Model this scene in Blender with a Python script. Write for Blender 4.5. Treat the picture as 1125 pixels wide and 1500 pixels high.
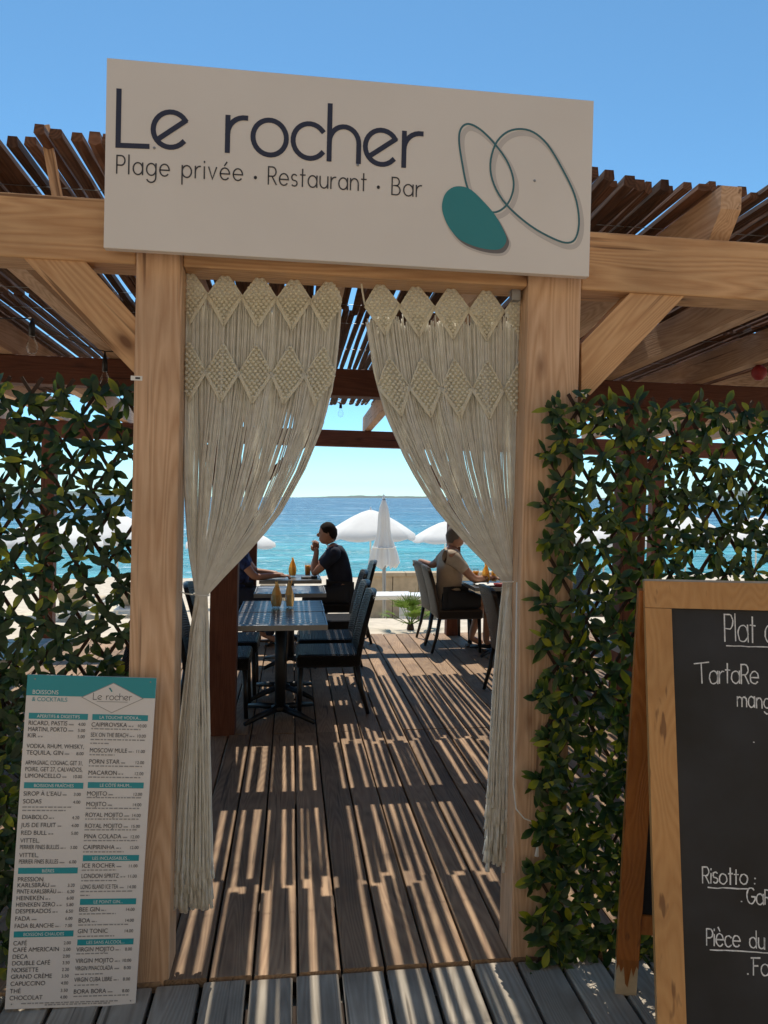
import bpy, bmesh, math, random
import numpy as np
from mathutils import Vector, Matrix, Quaternion
RAD = math.radians
random.seed(7)
for o in list(bpy.data.objects): bpy.data.objects.remove(o)
sc = bpy.context.scene
COL = sc.collection

# ------------------------------------------------------------------ camera
F = 1127.0; CX = 562.5; CY = 750.0                      # photo pixels (1125 x 1500)
YAW, PIT, ROL = RAD(6.8), RAD(1.07), RAD(.35)
CAM = np.array([0, 0, 1.55])
fw = np.array([math.sin(YAW)*math.cos(PIT), math.cos(YAW)*math.cos(PIT), -math.sin(PIT)])
r0 = np.array([math.cos(YAW), -math.sin(YAW), 0]); u0 = np.cross(r0, fw)
RT = r0*math.cos(ROL)+u0*math.sin(ROL); UP = u0*math.cos(ROL)-r0*math.sin(ROL)
cd = bpy.data.cameras.new('camera'); cam = bpy.data.objects.new('camera', cd); COL.objects.link(cam)
cam.matrix_world = Matrix(((RT[0], UP[0], -fw[0], CAM[0]), (RT[1], UP[1], -fw[1], CAM[1]), (RT[2], UP[2], -fw[2], CAM[2]), (0, 0, 0, 1)))
cd.sensor_fit = 'HORIZONTAL'; cd.sensor_width = 36; cd.lens = 36*F/1125
cd.clip_start = .05; cd.clip_end = 60000
sc.camera = cam

# ------------------------------------------------------------------ light
SUN_EL, SUN_AZ = RAD(63), RAD(-2)                       # azimuth from +Y towards +X
w = bpy.data.worlds.new('World'); sc.world = w; w.use_nodes = True
nt = w.node_tree; sky = nt.nodes.new('ShaderNodeTexSky'); sky.sky_type = 'NISHITA'; sky.sun_disc = False
sky.sun_elevation = SUN_EL; sky.sun_rotation = SUN_AZ; sky.altitude = 3000; sky.air_density = 1.0; sky.dust_density = .3; sky.ozone_density = 10.0
bg = nt.nodes['Background']; bg.inputs[1].default_value = .133
tint = nt.nodes.new('ShaderNodeMix'); tint.data_type = 'RGBA'; tint.blend_type = 'MULTIPLY'; tint.inputs['Factor'].default_value = 1
tint.inputs['B'].default_value = (.98, 1.16, .93, 1)           # Mediterranean cyan, the same over the whole sky
nt.links.new(sky.outputs[0], tint.inputs['A']); nt.links.new(tint.outputs['Result'], bg.inputs[0])
sl = bpy.data.lights.new('sun', 'SUN'); sl.energy = 3.25; sl.angle = RAD(.3); sl.color = (1, .925, .80)
so = bpy.data.objects.new('sun', sl); COL.objects.link(so)
sdir = Vector((math.sin(SUN_AZ)*math.cos(SUN_EL), math.cos(SUN_AZ)*math.cos(SUN_EL), math.sin(SUN_EL)))
so.rotation_euler = (-sdir).to_track_quat('-Z', 'Y').to_euler(); so.location = (0, 20, 30)
sc.view_settings.view_transform = 'Standard'; sc.view_settings.look = 'None'
sc.view_settings.exposure = .6; sc.view_settings.gamma = 1
sc.render.engine = 'CYCLES'
sc.render.resolution_x = 768; sc.render.resolution_y = 1024

# ------------------------------------------------------------------ pixel helpers (directions only; the depth comes from the plane given)
TA = RAD(1.0)                                           # the whole pergola leans one degree to the right
G = np.array([[math.cos(TA), 0, math.sin(TA)], [0, 1, 0], [-math.sin(TA), 0, math.cos(TA)]])
def ray(x, y): return fw+RT*(x-CX)/F+UP*(CY-y)/F
def onY(x, y, Y):                                       # in the pergola's own frame
    d = G.T@ray(x, y); o = G.T@CAM
    return Vector(o+d*(Y-o[1])/d[1])
def onYw(x, y, Y):
    d = ray(x, y); return Vector(CAM+d*(Y-CAM[1])/d[1])
def onZ(x, y, Z=0):
    d = ray(x, y); return Vector(CAM+d*(Z-CAM[2])/d[2])

# ------------------------------------------------------------------ mesh helpers
class MB:
    def __init__(s): s.v = []; s.f = []; s.sm = []; s.col = []
    def add(s, vs, fs, smooth=False, c=None):
        b = len(s.v); s.v += [tuple(v) for v in vs]; s.f += [tuple(i+b for i in f) for f in fs]; s.sm += [smooth]*len(fs)
        s.col += [c if c is not None else 0.0]*len(vs) if not isinstance(c, (list, tuple)) else list(c)
        return s
    def box(s, c, size, rot=None, ch=0.0):
        hx, hy, hz = size[0]/2, size[1]/2, size[2]/2; c = Vector(c)
        if ch <= 0:
            vs = [Vector((x*hx, y*hy, z*hz)) for x in (-1, 1) for y in (-1, 1) for z in (-1, 1)]
            fs = [(0, 1, 3, 2), (4, 6, 7, 5), (0, 4, 5, 1), (2, 3, 7, 6), (0, 2, 6, 4), (1, 5, 7, 3)]
        else:
            bm = bmesh.new(); bmesh.ops.create_cube(bm, size=1)
            for v in bm.verts: v.co = Vector((v.co.x*size[0], v.co.y*size[1], v.co.z*size[2]))
            bmesh.ops.bevel(bm, geom=list(bm.edges), offset=ch, segments=2, affect='EDGES', profile=.5)
            vs = [v.co.copy() for v in bm.verts]; bm.verts.index_update(); fs = [[v.index for v in f.verts] for f in bm.faces]; bm.free()
        if rot is not None: vs = [rot@v for v in vs]
        return s.add([v+c for v in vs], fs)
    def tube(s, pts, r, n=6, cap=True, smooth=True):
        pts = [Vector(p) for p in pts]; rs = r if isinstance(r, (list, tuple)) else [r]*len(pts)
        vs = []; fs = []; up = None
        for i, p in enumerate(pts):
            t = (pts[min(i+1, len(pts)-1)]-pts[max(i-1, 0)])
            if t.length < 1e-9: t = Vector((0, 0, 1))
            t.normalize()
            if up is None: up = Vector((0, 1, 0)) if abs(t.y) < .9 else Vector((1, 0, 0))
            a = t.cross(up)
            if a.length < 1e-6: a = t.cross(Vector((1, 0, 0)))
            a.normalize(); b = a.cross(t); b.normalize(); up = b
            for k in range(n):
                q = 2*math.pi*k/n; vs.append(p+(a*math.cos(q)+b*math.sin(q))*rs[i])
        for i in range(len(pts)-1):
            for k in range(n): fs.append((i*n+k, i*n+(k+1) % n, (i+1)*n+(k+1) % n, (i+1)*n+k))
        if cap: fs += [tuple(range(n-1, -1, -1)), tuple((len(pts)-1)*n+k for k in range(n))]
        return s.add(vs, fs, smooth)
    def lathe(s, prof, c=(0, 0, 0), n=16, smooth=True):
        vs = []; fs = []; c = Vector(c)
        for r, z in prof:
            for k in range(n): q = 2*math.pi*k/n; vs.append(c+Vector((r*math.cos(q), r*math.sin(q), z)))
        for i in range(len(prof)-1):
            for k in range(n): fs.append((i*n+k, i*n+(k+1) % n, (i+1)*n+(k+1) % n, (i+1)*n+k))
        return s.add(vs, fs, smooth)
    def ell(s, c, r, n=8, m=6, rot=None):
        vs = []; fs = []; c = Vector(c)
        for i in range(m+1):
            th = math.pi*i/m
            for k in range(n):
                q = 2*math.pi*k/n; v = Vector((r[0]*math.sin(th)*math.cos(q), r[1]*math.sin(th)*math.sin(q), r[2]*math.cos(th)))
                vs.append(c+(rot@v if rot is not None else v))
        for i in range(m):
            for k in range(n): fs.append((i*n+k, (i+1)*n+k, (i+1)*n+(k+1) % n, i*n+(k+1) % n))
        return s.add(vs, fs, True)
    def mesh(s, name, mat=None):
        me = bpy.data.meshes.new(name); me.from_pydata(s.v, [], s.f)
        me.polygons.foreach_set('use_smooth', s.sm)
        if any(s.col):
            at = me.attributes.new('tip', 'FLOAT', 'POINT'); at.data.foreach_set('value', [float(c) for c in s.col])
        if mat: me.materials.append(mat)
        me.update(); return me
    def build(s, name, mat, parent=None, loc=None, rot=None):
        return link(name, s.mesh(name, mat), parent, loc, rot)
def link(name, me, parent=None, loc=None, rot=None):
    o = bpy.data.objects.new(name, me); COL.objects.link(o)
    if parent: o.parent = parent
    if loc is not None: o.location = loc
    if rot is not None: o.rotation_euler = rot
    return o
def tag(o, label=None, cat=None, group=None, kind=None):
    if label: o['label'] = label
    if cat: o['category'] = cat
    if group: o['group'] = group
    if kind: o['kind'] = kind
    return o
def thing(name, loc=(0, 0, 0), rot=(0, 0, 0), label=None, cat=None, group=None):
    o = bpy.data.objects.new(name, None); COL.objects.link(o); o.location = loc; o.rotation_euler = rot; o.empty_display_size = .1
    return tag(o, label, cat, group)
def pthing(name, base, label, cat, group=None):          # a thing in the pergola's leaning frame
    return thing(name, Vector(G@np.array(base)), (0, TA, 0), label, cat, group)
def copy_tree(o, parent=None):
    c = o.copy(); COL.objects.link(c); c.parent = parent
    for ch in list(o.children): copy_tree(ch, c)
    return c

# ------------------------------------------------------------------ materials
def nmat(name):
    m = bpy.data.materials.new(name); m.use_nodes = True
    n = m.node_tree.nodes; return m, n, m.node_tree.links, n['Principled BSDF']
def N(n, t, **k):
    x = n.new(t)
    for a, b in k.items(): setattr(x, a, b)
    return x
def ramp(n, stops):
    r = n.new('ShaderNodeValToRGB'); e = r.color_ramp.elements
    while len(e) < len(stops): e.new(.5)
    for i, (p, c) in enumerate(stops): e[i].position = p; e[i].color = (*c, 1) if len(c) == 3 else c
    return r
def plain(name, col, rough=.6, metal=0, spec=.5, noise=.0, nscale=20, bump=0, bscale=60):
    m, n, l, b = nmat(name); b.inputs['Roughness'].default_value = rough; b.inputs['Metallic'].default_value = metal
    b.inputs['Specular IOR Level'].default_value = spec; b.inputs['Base Color'].default_value = (*col, 1)
    if noise or bump:
        tc = N(n, 'ShaderNodeTexCoord')
    if noise:
        t = N(n, 'ShaderNodeTexNoise'); t.inputs['Scale'].default_value = nscale; t.inputs['Detail'].default_value = 6
        l.new(tc.outputs['Object'], t.inputs['Vector'])
        r = ramp(n, [(.3, tuple(c*(1-noise) for c in col)), (.7, tuple(min(1, c*(1+noise)) for c in col))]); l.new(t.outputs[0], r.inputs[0]); l.new(r.outputs[0], b.inputs['Base Color'])
    if bump:
        t2 = N(n, 'ShaderNodeTexNoise'); t2.inputs['Scale'].default_value = bscale; t2.inputs['Detail'].default_value = 4
        l.new(tc.outputs['Object'], t2.inputs['Vector'])
        bp = N(n, 'ShaderNodeBump'); bp.inputs['Strength'].default_value = bump; bp.inputs['Distance'].default_value = .01
        l.new(t2.outputs[0], bp.inputs['Height']); l.new(bp.outputs[0], b.inputs['Normal'])
    return m
def wood(name, ca, cb, axis='X', knots=(.12, .06, .03), rough=.65, vary=.25, ring=34, dirt=0.0, kn=1.0, spec=.3):
    """sawn wood: grain along an axis, rings, knots, per-piece tint"""
    m, n, l, b = nmat(name); b.inputs['Roughness'].default_value = rough; b.inputs['Specular IOR Level'].default_value = spec
    tc = N(n, 'ShaderNodeTexCoord'); oi = N(n, 'ShaderNodeObjectInfo')
    off = N(n, 'ShaderNodeVectorMath', operation='SCALE'); cmb = N(n, 'ShaderNodeCombineXYZ')
    for i in range(3): l.new(oi.outputs['Random'], cmb.inputs[i])
    l.new(cmb.outputs[0], off.inputs[0]); off.inputs['Scale'].default_value = 37
    ad = N(n, 'ShaderNodeVectorMath', operation='ADD'); l.new(tc.outputs['Object'], ad.inputs[0]); l.new(off.outputs[0], ad.inputs[1])
    mp = N(n, 'ShaderNodeMapping'); s = [1, 1, 1]; s['XYZ'.index(axis)] = .07; mp.inputs['Scale'].default_value = s
    l.new(ad.outputs[0], mp.inputs[0])
    # slow warp so the rings wander
    wn = N(n, 'ShaderNodeTexNoise'); wn.inputs['Scale'].default_value = 5; wn.inputs['Detail'].default_value = 2; l.new(mp.outputs[0], wn.inputs['Vector'])
    rg = N(n, 'ShaderNodeMath', operation='MULTIPLY'); rg.inputs[1].default_value = ring*2.2; l.new(wn.outputs[0], rg.inputs[0])
    fr = N(n, 'ShaderNodeMath', operation='PINGPONG'); fr.inputs[1].default_value = 1; l.new(rg.outputs[0], fr.inputs[0])
    fine = N(n, 'ShaderNodeTexNoise'); fine.inputs['Scale'].default_value = 130; fine.inputs['Detail'].default_value = 4; l.new(mp.outputs[0], fine.inputs['Vector'])
    mx = N(n, 'ShaderNodeMath', operation='MULTIPLY_ADD'); mx.inputs[1].default_value = .45; l.new(fr.outputs[0], mx.inputs[0])
    f2 = N(n, 'ShaderNodeMath', operation='MULTIPLY'); f2.inputs[1].default_value = .6; l.new(fine.outputs[0], f2.inputs[0]); l.new(f2.outputs[0], mx.inputs[2])
    rp = ramp(n, [(.15, cb), (.75, ca)]); l.new(mx.outputs[0], rp.inputs[0])
    # knots
    mk = N(n, 'ShaderNodeMapping'); s2 = [5, 5, 5]; s2['XYZ'.index(axis)] = 2.2; mk.inputs['Scale'].default_value = s2; l.new(ad.outputs[0], mk.inputs[0])
    vo = N(n, 'ShaderNodeTexVoronoi'); vo.inputs['Scale'].default_value = 1.0; l.new(mk.outputs[0], vo.inputs['Vector'])
    kr = ramp(n, [(.05, (kn, kn, kn)), (.085, (kn*.45,)*3), (.15, (0, 0, 0))]); l.new(vo.outputs['Distance'], kr.inputs[0])
    mk2 = N(n, 'ShaderNodeMix', data_type='RGBA'); l.new(kr.outputs[0], mk2.inputs['Factor']); l.new(rp.outputs[0], mk2.inputs['A']); mk2.inputs['B'].default_value = (*knots, 1)
    ck = N(n, 'ShaderNodeMapping'); s3 = [42, 42, 42]; s3['XYZ'.index(axis)] = 1.3; ck.inputs['Scale'].default_value = s3; l.new(ad.outputs[0], ck.inputs[0])   # drying cracks along the grain
    cn = N(n, 'ShaderNodeTexNoise'); cn.inputs['Scale'].default_value = 1; cn.inputs['Detail'].default_value = 2; l.new(ck.outputs[0], cn.inputs['Vector'])
    cr = N(n, 'ShaderNodeMapRange'); cr.inputs['From Min'].default_value = .655; cr.inputs['From Max'].default_value = .72; cr.inputs['To Max'].default_value = .75 if kn > .2 else 0; l.new(cn.outputs[0], cr.inputs[0])
    mk3 = N(n, 'ShaderNodeMix', data_type='RGBA'); l.new(cr.outputs[0], mk3.inputs['Factor']); l.new(mk2.outputs['Result'], mk3.inputs['A']); mk3.inputs['B'].default_value = (*[c*.7 for c in knots], 1); mk2 = mk3
    # per piece tint + blotches
    bn = N(n, 'ShaderNodeTexNoise'); bn.inputs['Scale'].default_value = 3; bn.inputs['Detail'].default_value = 5; l.new(ad.outputs[0], bn.inputs['Vector'])
    br = N(n, 'ShaderNodeMapRange'); br.inputs['From Min'].default_value = .3; br.inputs['From Max'].default_value = .7; br.inputs['To Min'].default_value = 1-.2-dirt; br.inputs['To Max'].default_value = 1.1
    l.new(bn.outputs[0], br.inputs[0])
    vr = N(n, 'ShaderNodeMapRange'); vr.inputs['To Min'].default_value = 1-vary; vr.inputs['To Max'].default_value = 1+vary; l.new(oi.outputs['Random'], vr.inputs[0])
    pm = N(n, 'ShaderNodeMath', operation='MULTIPLY'); l.new(br.outputs[0], pm.inputs[0]); l.new(vr.outputs[0], pm.inputs[1])
    fin = N(n, 'ShaderNodeVectorMath', operation='SCALE'); l.new(mk2.outputs['Result'], fin.inputs[0]); l.new(pm.outputs[0], fin.inputs['Scale'])
    l.new(fin.outputs[0], b.inputs['Base Color'])
    bp = N(n, 'ShaderNodeBump'); bp.inputs['Strength'].default_value = .35; bp.inputs['Distance'].default_value = .004
    l.new(mx.outputs[0], bp.inputs['Height']); l.new(bp.outputs[0], b.inputs['Normal'])
    return m
def translucent(name, col, tcol, mixf=.4, rough=.8, noise=.1, nscale=30, bump=0):
    m = plain(name, col, rough, 0, .15, noise, nscale, bump, 90)
    n = m.node_tree.nodes; l = m.node_tree.links; b = n['Principled BSDF']; out = n['Material Output']
    t = N(n, 'ShaderNodeBsdfTranslucent'); t.inputs[0].default_value = (*tcol, 1); mx = N(n, 'ShaderNodeMixShader'); mx.inputs[0].default_value = mixf
    l.new(b.outputs[0], mx.inputs[1]); l.new(t.outputs[0], mx.inputs[2]); l.new(mx.outputs[0], out.inputs[0])
    return m
M = {}
PINE_A, PINE_B = (.66, .44, .285), (.48, .28, .16)
for ax in 'XYZ': M['pine'+ax] = wood('pine_wood_'+ax, PINE_A, PINE_B, ax, (.17, .075, .035), vary=.1, kn=.95)
M['pineX'] = wood('pine_wood_beam', (.66, .405, .215), (.48, .255, .12), 'X', (.17, .075, .035), vary=.1, kn=.95)
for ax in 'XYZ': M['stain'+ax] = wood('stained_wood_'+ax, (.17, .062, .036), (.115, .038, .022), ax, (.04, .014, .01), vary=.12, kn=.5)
M['deck'] = wood('deck_wood', (.38, .25, .15), (.235, .142, .085), 'Y', (.10, .06, .035), rough=.7, vary=.22, dirt=.15, kn=.6)
M['apron'] = wood('weathered_deck_wood', (.47, .41, .33), (.32, .27, .21), 'Y', (.10, .08, .06), rough=.8, vary=.15, dirt=.2, kn=.5)
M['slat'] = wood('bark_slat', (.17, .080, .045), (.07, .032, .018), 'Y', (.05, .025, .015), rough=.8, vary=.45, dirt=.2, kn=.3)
M['varnish'] = wood('varnished_pine', (.56, .29, .105), (.47, .22, .07), 'Z', (.20, .07, .02), rough=.35, vary=.05, kn=.35, spec=.5)
M['varnish_dark'] = wood('varnished_pine_aged', (.42, .15, .035), (.33, .105, .022), 'Z', (.16, .05, .015), rough=.35, vary=.05, kn=.3, spec=.5)
M['barewood'] = plain('bare_worn_wood', (.55, .42, .27), .8, noise=.2)
M['joist'] = plain('joist_shadow_wood', (.06, .04, .03), .9)  # even dark brown of the substructure under the planks
M['sign'] = plain('sign_white', (.74, .705, .68), .35, 0, .5, .04, 2.2)
M['navy'] = plain('print_navy', (.012, .02, .06), .4)
M['ink'] = plain('print_dark_ink', (.035, .035, .045), .5)
M['grey_ink'] = plain('print_grey_ink', (.30, .30, .31), .5)
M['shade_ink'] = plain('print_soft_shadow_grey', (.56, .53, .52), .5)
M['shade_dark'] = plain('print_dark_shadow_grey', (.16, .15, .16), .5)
M['teal'] = plain('print_teal', (.02, .235, .275), .4)
M['teal_line'] = plain('print_teal_line', (.035, .15, .19), .4)
M['menu_white'] = plain('menu_panel_white', (.72, .70, .70), .3, 0, .5, .03, 3)
M['cyan'] = plain('menu_teal', (.015, .30, .36), .35)
M['paper'] = plain('print_white', (.75, .78, .78), .4)
M['metal'] = plain('galvanised_metal', (.30, .30, .31), .5, .8, .5, .15)
M['steel'] = plain('grey_steel', (.30, .31, .32), .4, .8)
M['black'] = plain('black_plastic', (.015, .015, .017), .45)
M['iron'] = plain('black_iron', (.012, .012, .013), .5, .0, .5)
M['slate'] = plain('chalkboard', (.013, .0145, .019), .5, 0, .4, .7, 5)
M['chalk'] = plain('chalk', (.72, .72, .72), .9, noise=.2, nscale=150)
M['rope'] = translucent('cotton_rope', (.92, .91, .87), (.95, .93, .86), .52, .9, .12, 40)
M['knot'] = translucent('cotton_knots', (.93, .91, .83), (.95, .91, .78), .50, .9, .1, 60)
M['umbrella'] = translucent('white_canvas', (.88, .87, .84), (.88, .85, .78), .16, .8, .03, 6)
M['sand'] = plain('sand', (.60, .52, .41), .95, 0, .2, .16, 5, .6, 14)
M['pave'] = plain('sandy_paving', (.31, .235, .17), .9, 0, .2, .12, 2)
M['white_plastic'] = plain('white_plastic', (.78, .78, .76), .4)
M['beige'] = plain('beige_canvas', (.52, .43, .31), .9, noise=.1)
M['stone'] = plain('beige_stone', (.50, .39, .26), .9, noise=.15, nscale=8, bump=.3)
M['skin'] = plain('skin', (.42, .22, .145), .5, 0, .4, .06, 30)
M['hair_dark'] = plain('dark_hair', (.016, .010, .007), .85, 0, .2, .4, 60, .6, 120)
M['hair_grey'] = plain('greying_hair', (.13, .105, .085), .7)
M['navy_cloth'] = plain('navy_cloth', (.012, .017, .035), .9, noise=.2)
M['blue_cloth'] = plain('blue_print_cloth', (.02, .035, .12), .9, noise=.8, nscale=26)
M['beige_cloth'] = plain('beige_cloth', (.50, .41, .31), .9, noise=.08)
M['white_cloth'] = plain('white_cloth', (.80, .80, .80), .9)
M['dark_cloth'] = plain('dark_cloth', (.022, .024, .03), .9)
M['sandal'] = plain('sandal_leather', (.10, .055, .03), .7)
M['napkin'] = translucent('orange_napkin', (.88, .50, .10), (.85, .45, .08), .35, .9, .05)
M['tan_napkin'] = translucent('tan_napkin', (.80, .52, .22), (.85, .52, .20), .4, .9, .05)
M['juice'] = plain('orange_juice', (.85, .36, .03), .3)
M['red'] = plain('red_plastic', (.30, .03, .035), .6)
M['bulb'] = None
def glass(name, col=(1, 1, 1), rough=.02):
    m, n, l, b = nmat(name); b.inputs['Base Color'].default_value = (*col, 1); b.inputs['Roughness'].default_value = rough     # thin glass: clear with a gloss that grows at the rim
    tr = N(n, 'ShaderNodeBsdfTransparent'); tr.inputs[0].default_value = (*col, 1); gl = N(n, 'ShaderNodeBsdfGlossy'); gl.inputs['Roughness'].default_value = rough
    lw0 = N(n, 'ShaderNodeLayerWeight'); lw0.inputs[0].default_value = .25; lw = N(n, 'ShaderNodeMath', operation='MULTIPLY'); lw.inputs[1].default_value = .45; l.new(lw0.outputs['Facing'], lw.inputs[0]); mx = N(n, 'ShaderNodeMixShader'); l.new(lw.outputs[0], mx.inputs[0]); l.new(tr.outputs[0], mx.inputs[1]); l.new(gl.outputs[0], mx.inputs[2]); l.new(mx.outputs[0], n['Material Output'].inputs[0]); return m
M['glass'] = glass('clear_glass', (.95, .97, .97)); M['bulb'] = glass('bulb_glass', (.97, .97, .95))

def weave_mat(name, ca, cb, rough=.32):
    m, n, l, b = nmat(name); b.inputs['Roughness'].default_value = rough; b.inputs['Specular IOR Level'].default_value = .2
    tc = N(n, 'ShaderNodeTexCoord'); mp = N(n, 'ShaderNodeMapping'); mp.inputs['Scale'].default_value = (1, 1, 1)
    l.new(tc.outputs['Object'], mp.inputs[0])
    s = N(n, 'ShaderNodeSeparateXYZ'); l.new(mp.outputs[0], s.inputs[0])
    def wv(a, b_, f):                     # diagonal ribs of flat resin cane
        ad = N(n, 'ShaderNodeMath', operation='MULTIPLY_ADD'); l.new(a, ad.inputs[0]); ad.inputs[1].default_value = f; mu = N(n, 'ShaderNodeMath', operation='MULTIPLY'); l.new(b_, mu.inputs[0]); mu.inputs[1].default_value = f; l.new(mu.outputs[0], ad.inputs[2])
        si = N(n, 'ShaderNodeMath', operation='SINE'); l.new(ad.outputs[0], si.inputs[0]); return si.outputs[0]
    yz = N(n, 'ShaderNodeMath', operation='ADD'); l.new(s.outputs[2], yz.inputs[0]); l.new(s.outputs[0], yz.inputs[1])
    ng = N(n, 'ShaderNodeMath', operation='MULTIPLY'); ng.inputs[1].default_value = -1; l.new(s.outputs[1], ng.inputs[0])
    w1 = wv(yz.outputs[0], s.outputs[1], 230); w2 = wv(yz.outputs[0], ng.outputs[0], 230)
    ml = N(n, 'ShaderNodeMath', operation='MULTIPLY'); l.new(w1, ml.inputs[0]); l.new(w2, ml.inputs[1])
    r = ramp(n, [(.25, cb), (.75, ca)]); mr = N(n, 'ShaderNodeMapRange'); mr.inputs['From Min'].default_value = -1; l.new(ml.outputs[0], mr.inputs[0]); l.new(mr.outputs[0], r.inputs[0]); l.new(r.outputs[0], b.inputs['Base Color'])
    bp = N(n, 'ShaderNodeBump'); bp.inputs['Strength'].default_value = .8; bp.inputs['Distance'].default_value = .006; l.new(ml.outputs[0], bp.inputs['Height']); l.new(bp.outputs[0], b.inputs['Normal'])
    return m
M['weave_black'] = weave_mat('black_resin_weave', (.030, .028, .030), (.003, .003, .003), .36)
M['weave_brown'] = weave_mat('brown_resin_weave', (.10, .075, .056), (.02, .014, .010), .45)
M['leg_black'] = plain('black_leg', (.012, .011, .011), .4)
M['tabletop'] = wood('dark_table_slats', (.045, .038, .036), (.022, .018, .017), 'X', (.01, .01, .01), rough=.34, vary=.2, kn=0, spec=.5)

def leaf_mat():
    m, n, l, b = nmat('plastic_leaf'); b.inputs['Roughness'].default_value = .38; b.inputs['Specular IOR Level'].default_value = .45
    at = N(n, 'ShaderNodeAttribute', attribute_name='tip'); oi = N(n, 'ShaderNodeObjectInfo'); tc = N(n, 'ShaderNodeTexCoord')
    ns = N(n, 'ShaderNodeTexNoise'); ns.inputs['Scale'].default_value = 14; l.new(tc.outputs['Object'], ns.inputs['Vector'])
    rp = ramp(n, [(.0, (.009, .027, .012)), (.40, (.018, .052, .014)), (.62, (.075, .13, .014)), (.9, (.28, .29, .012))])
    ad = N(n, 'ShaderNodeMath', operation='MULTIPLY_ADD'); l.new(oi.outputs['Random'], ad.inputs[0]); ad.inputs[1].default_value = .22; l.new(at.outputs['Fac'], ad.inputs[2])
    a2 = N(n, 'ShaderNodeMath', operation='MULTIPLY_ADD'); l.new(ns.outputs[0], a2.inputs[0]); a2.inputs[1].default_value = .25; l.new(ad.outputs[0], a2.inputs[2])
    sb = N(n, 'ShaderNodeMath', operation='SUBTRACT'); l.new(a2.outputs[0], sb.inputs[0]); sb.inputs[1].default_value = .12; l.new(sb.outputs[0], rp.inputs[0]); l.new(rp.outputs[0], b.inputs['Base Color'])
    t = N(n, 'ShaderNodeBsdfTranslucent'); l.new(rp.outputs[0], t.inputs[0]); mx = N(n, 'ShaderNodeMixShader'); mx.inputs[0].default_value = .3
    l.new(b.outputs[0], mx.inputs[1]); l.new(t.outputs[0], mx.inputs[2]); l.new(mx.outputs[0], n['Material Output'].inputs[0])
    return m
M['leaf'] = leaf_mat()
M['palm'] = translucent('palm_leaf', (.13, .20, .035), (.22, .32, .04), .35, .5, .3, 20)
M['lath'] = plain('brown_trellis_lath', (.045, .022, .012), .8, noise=.3)
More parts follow.
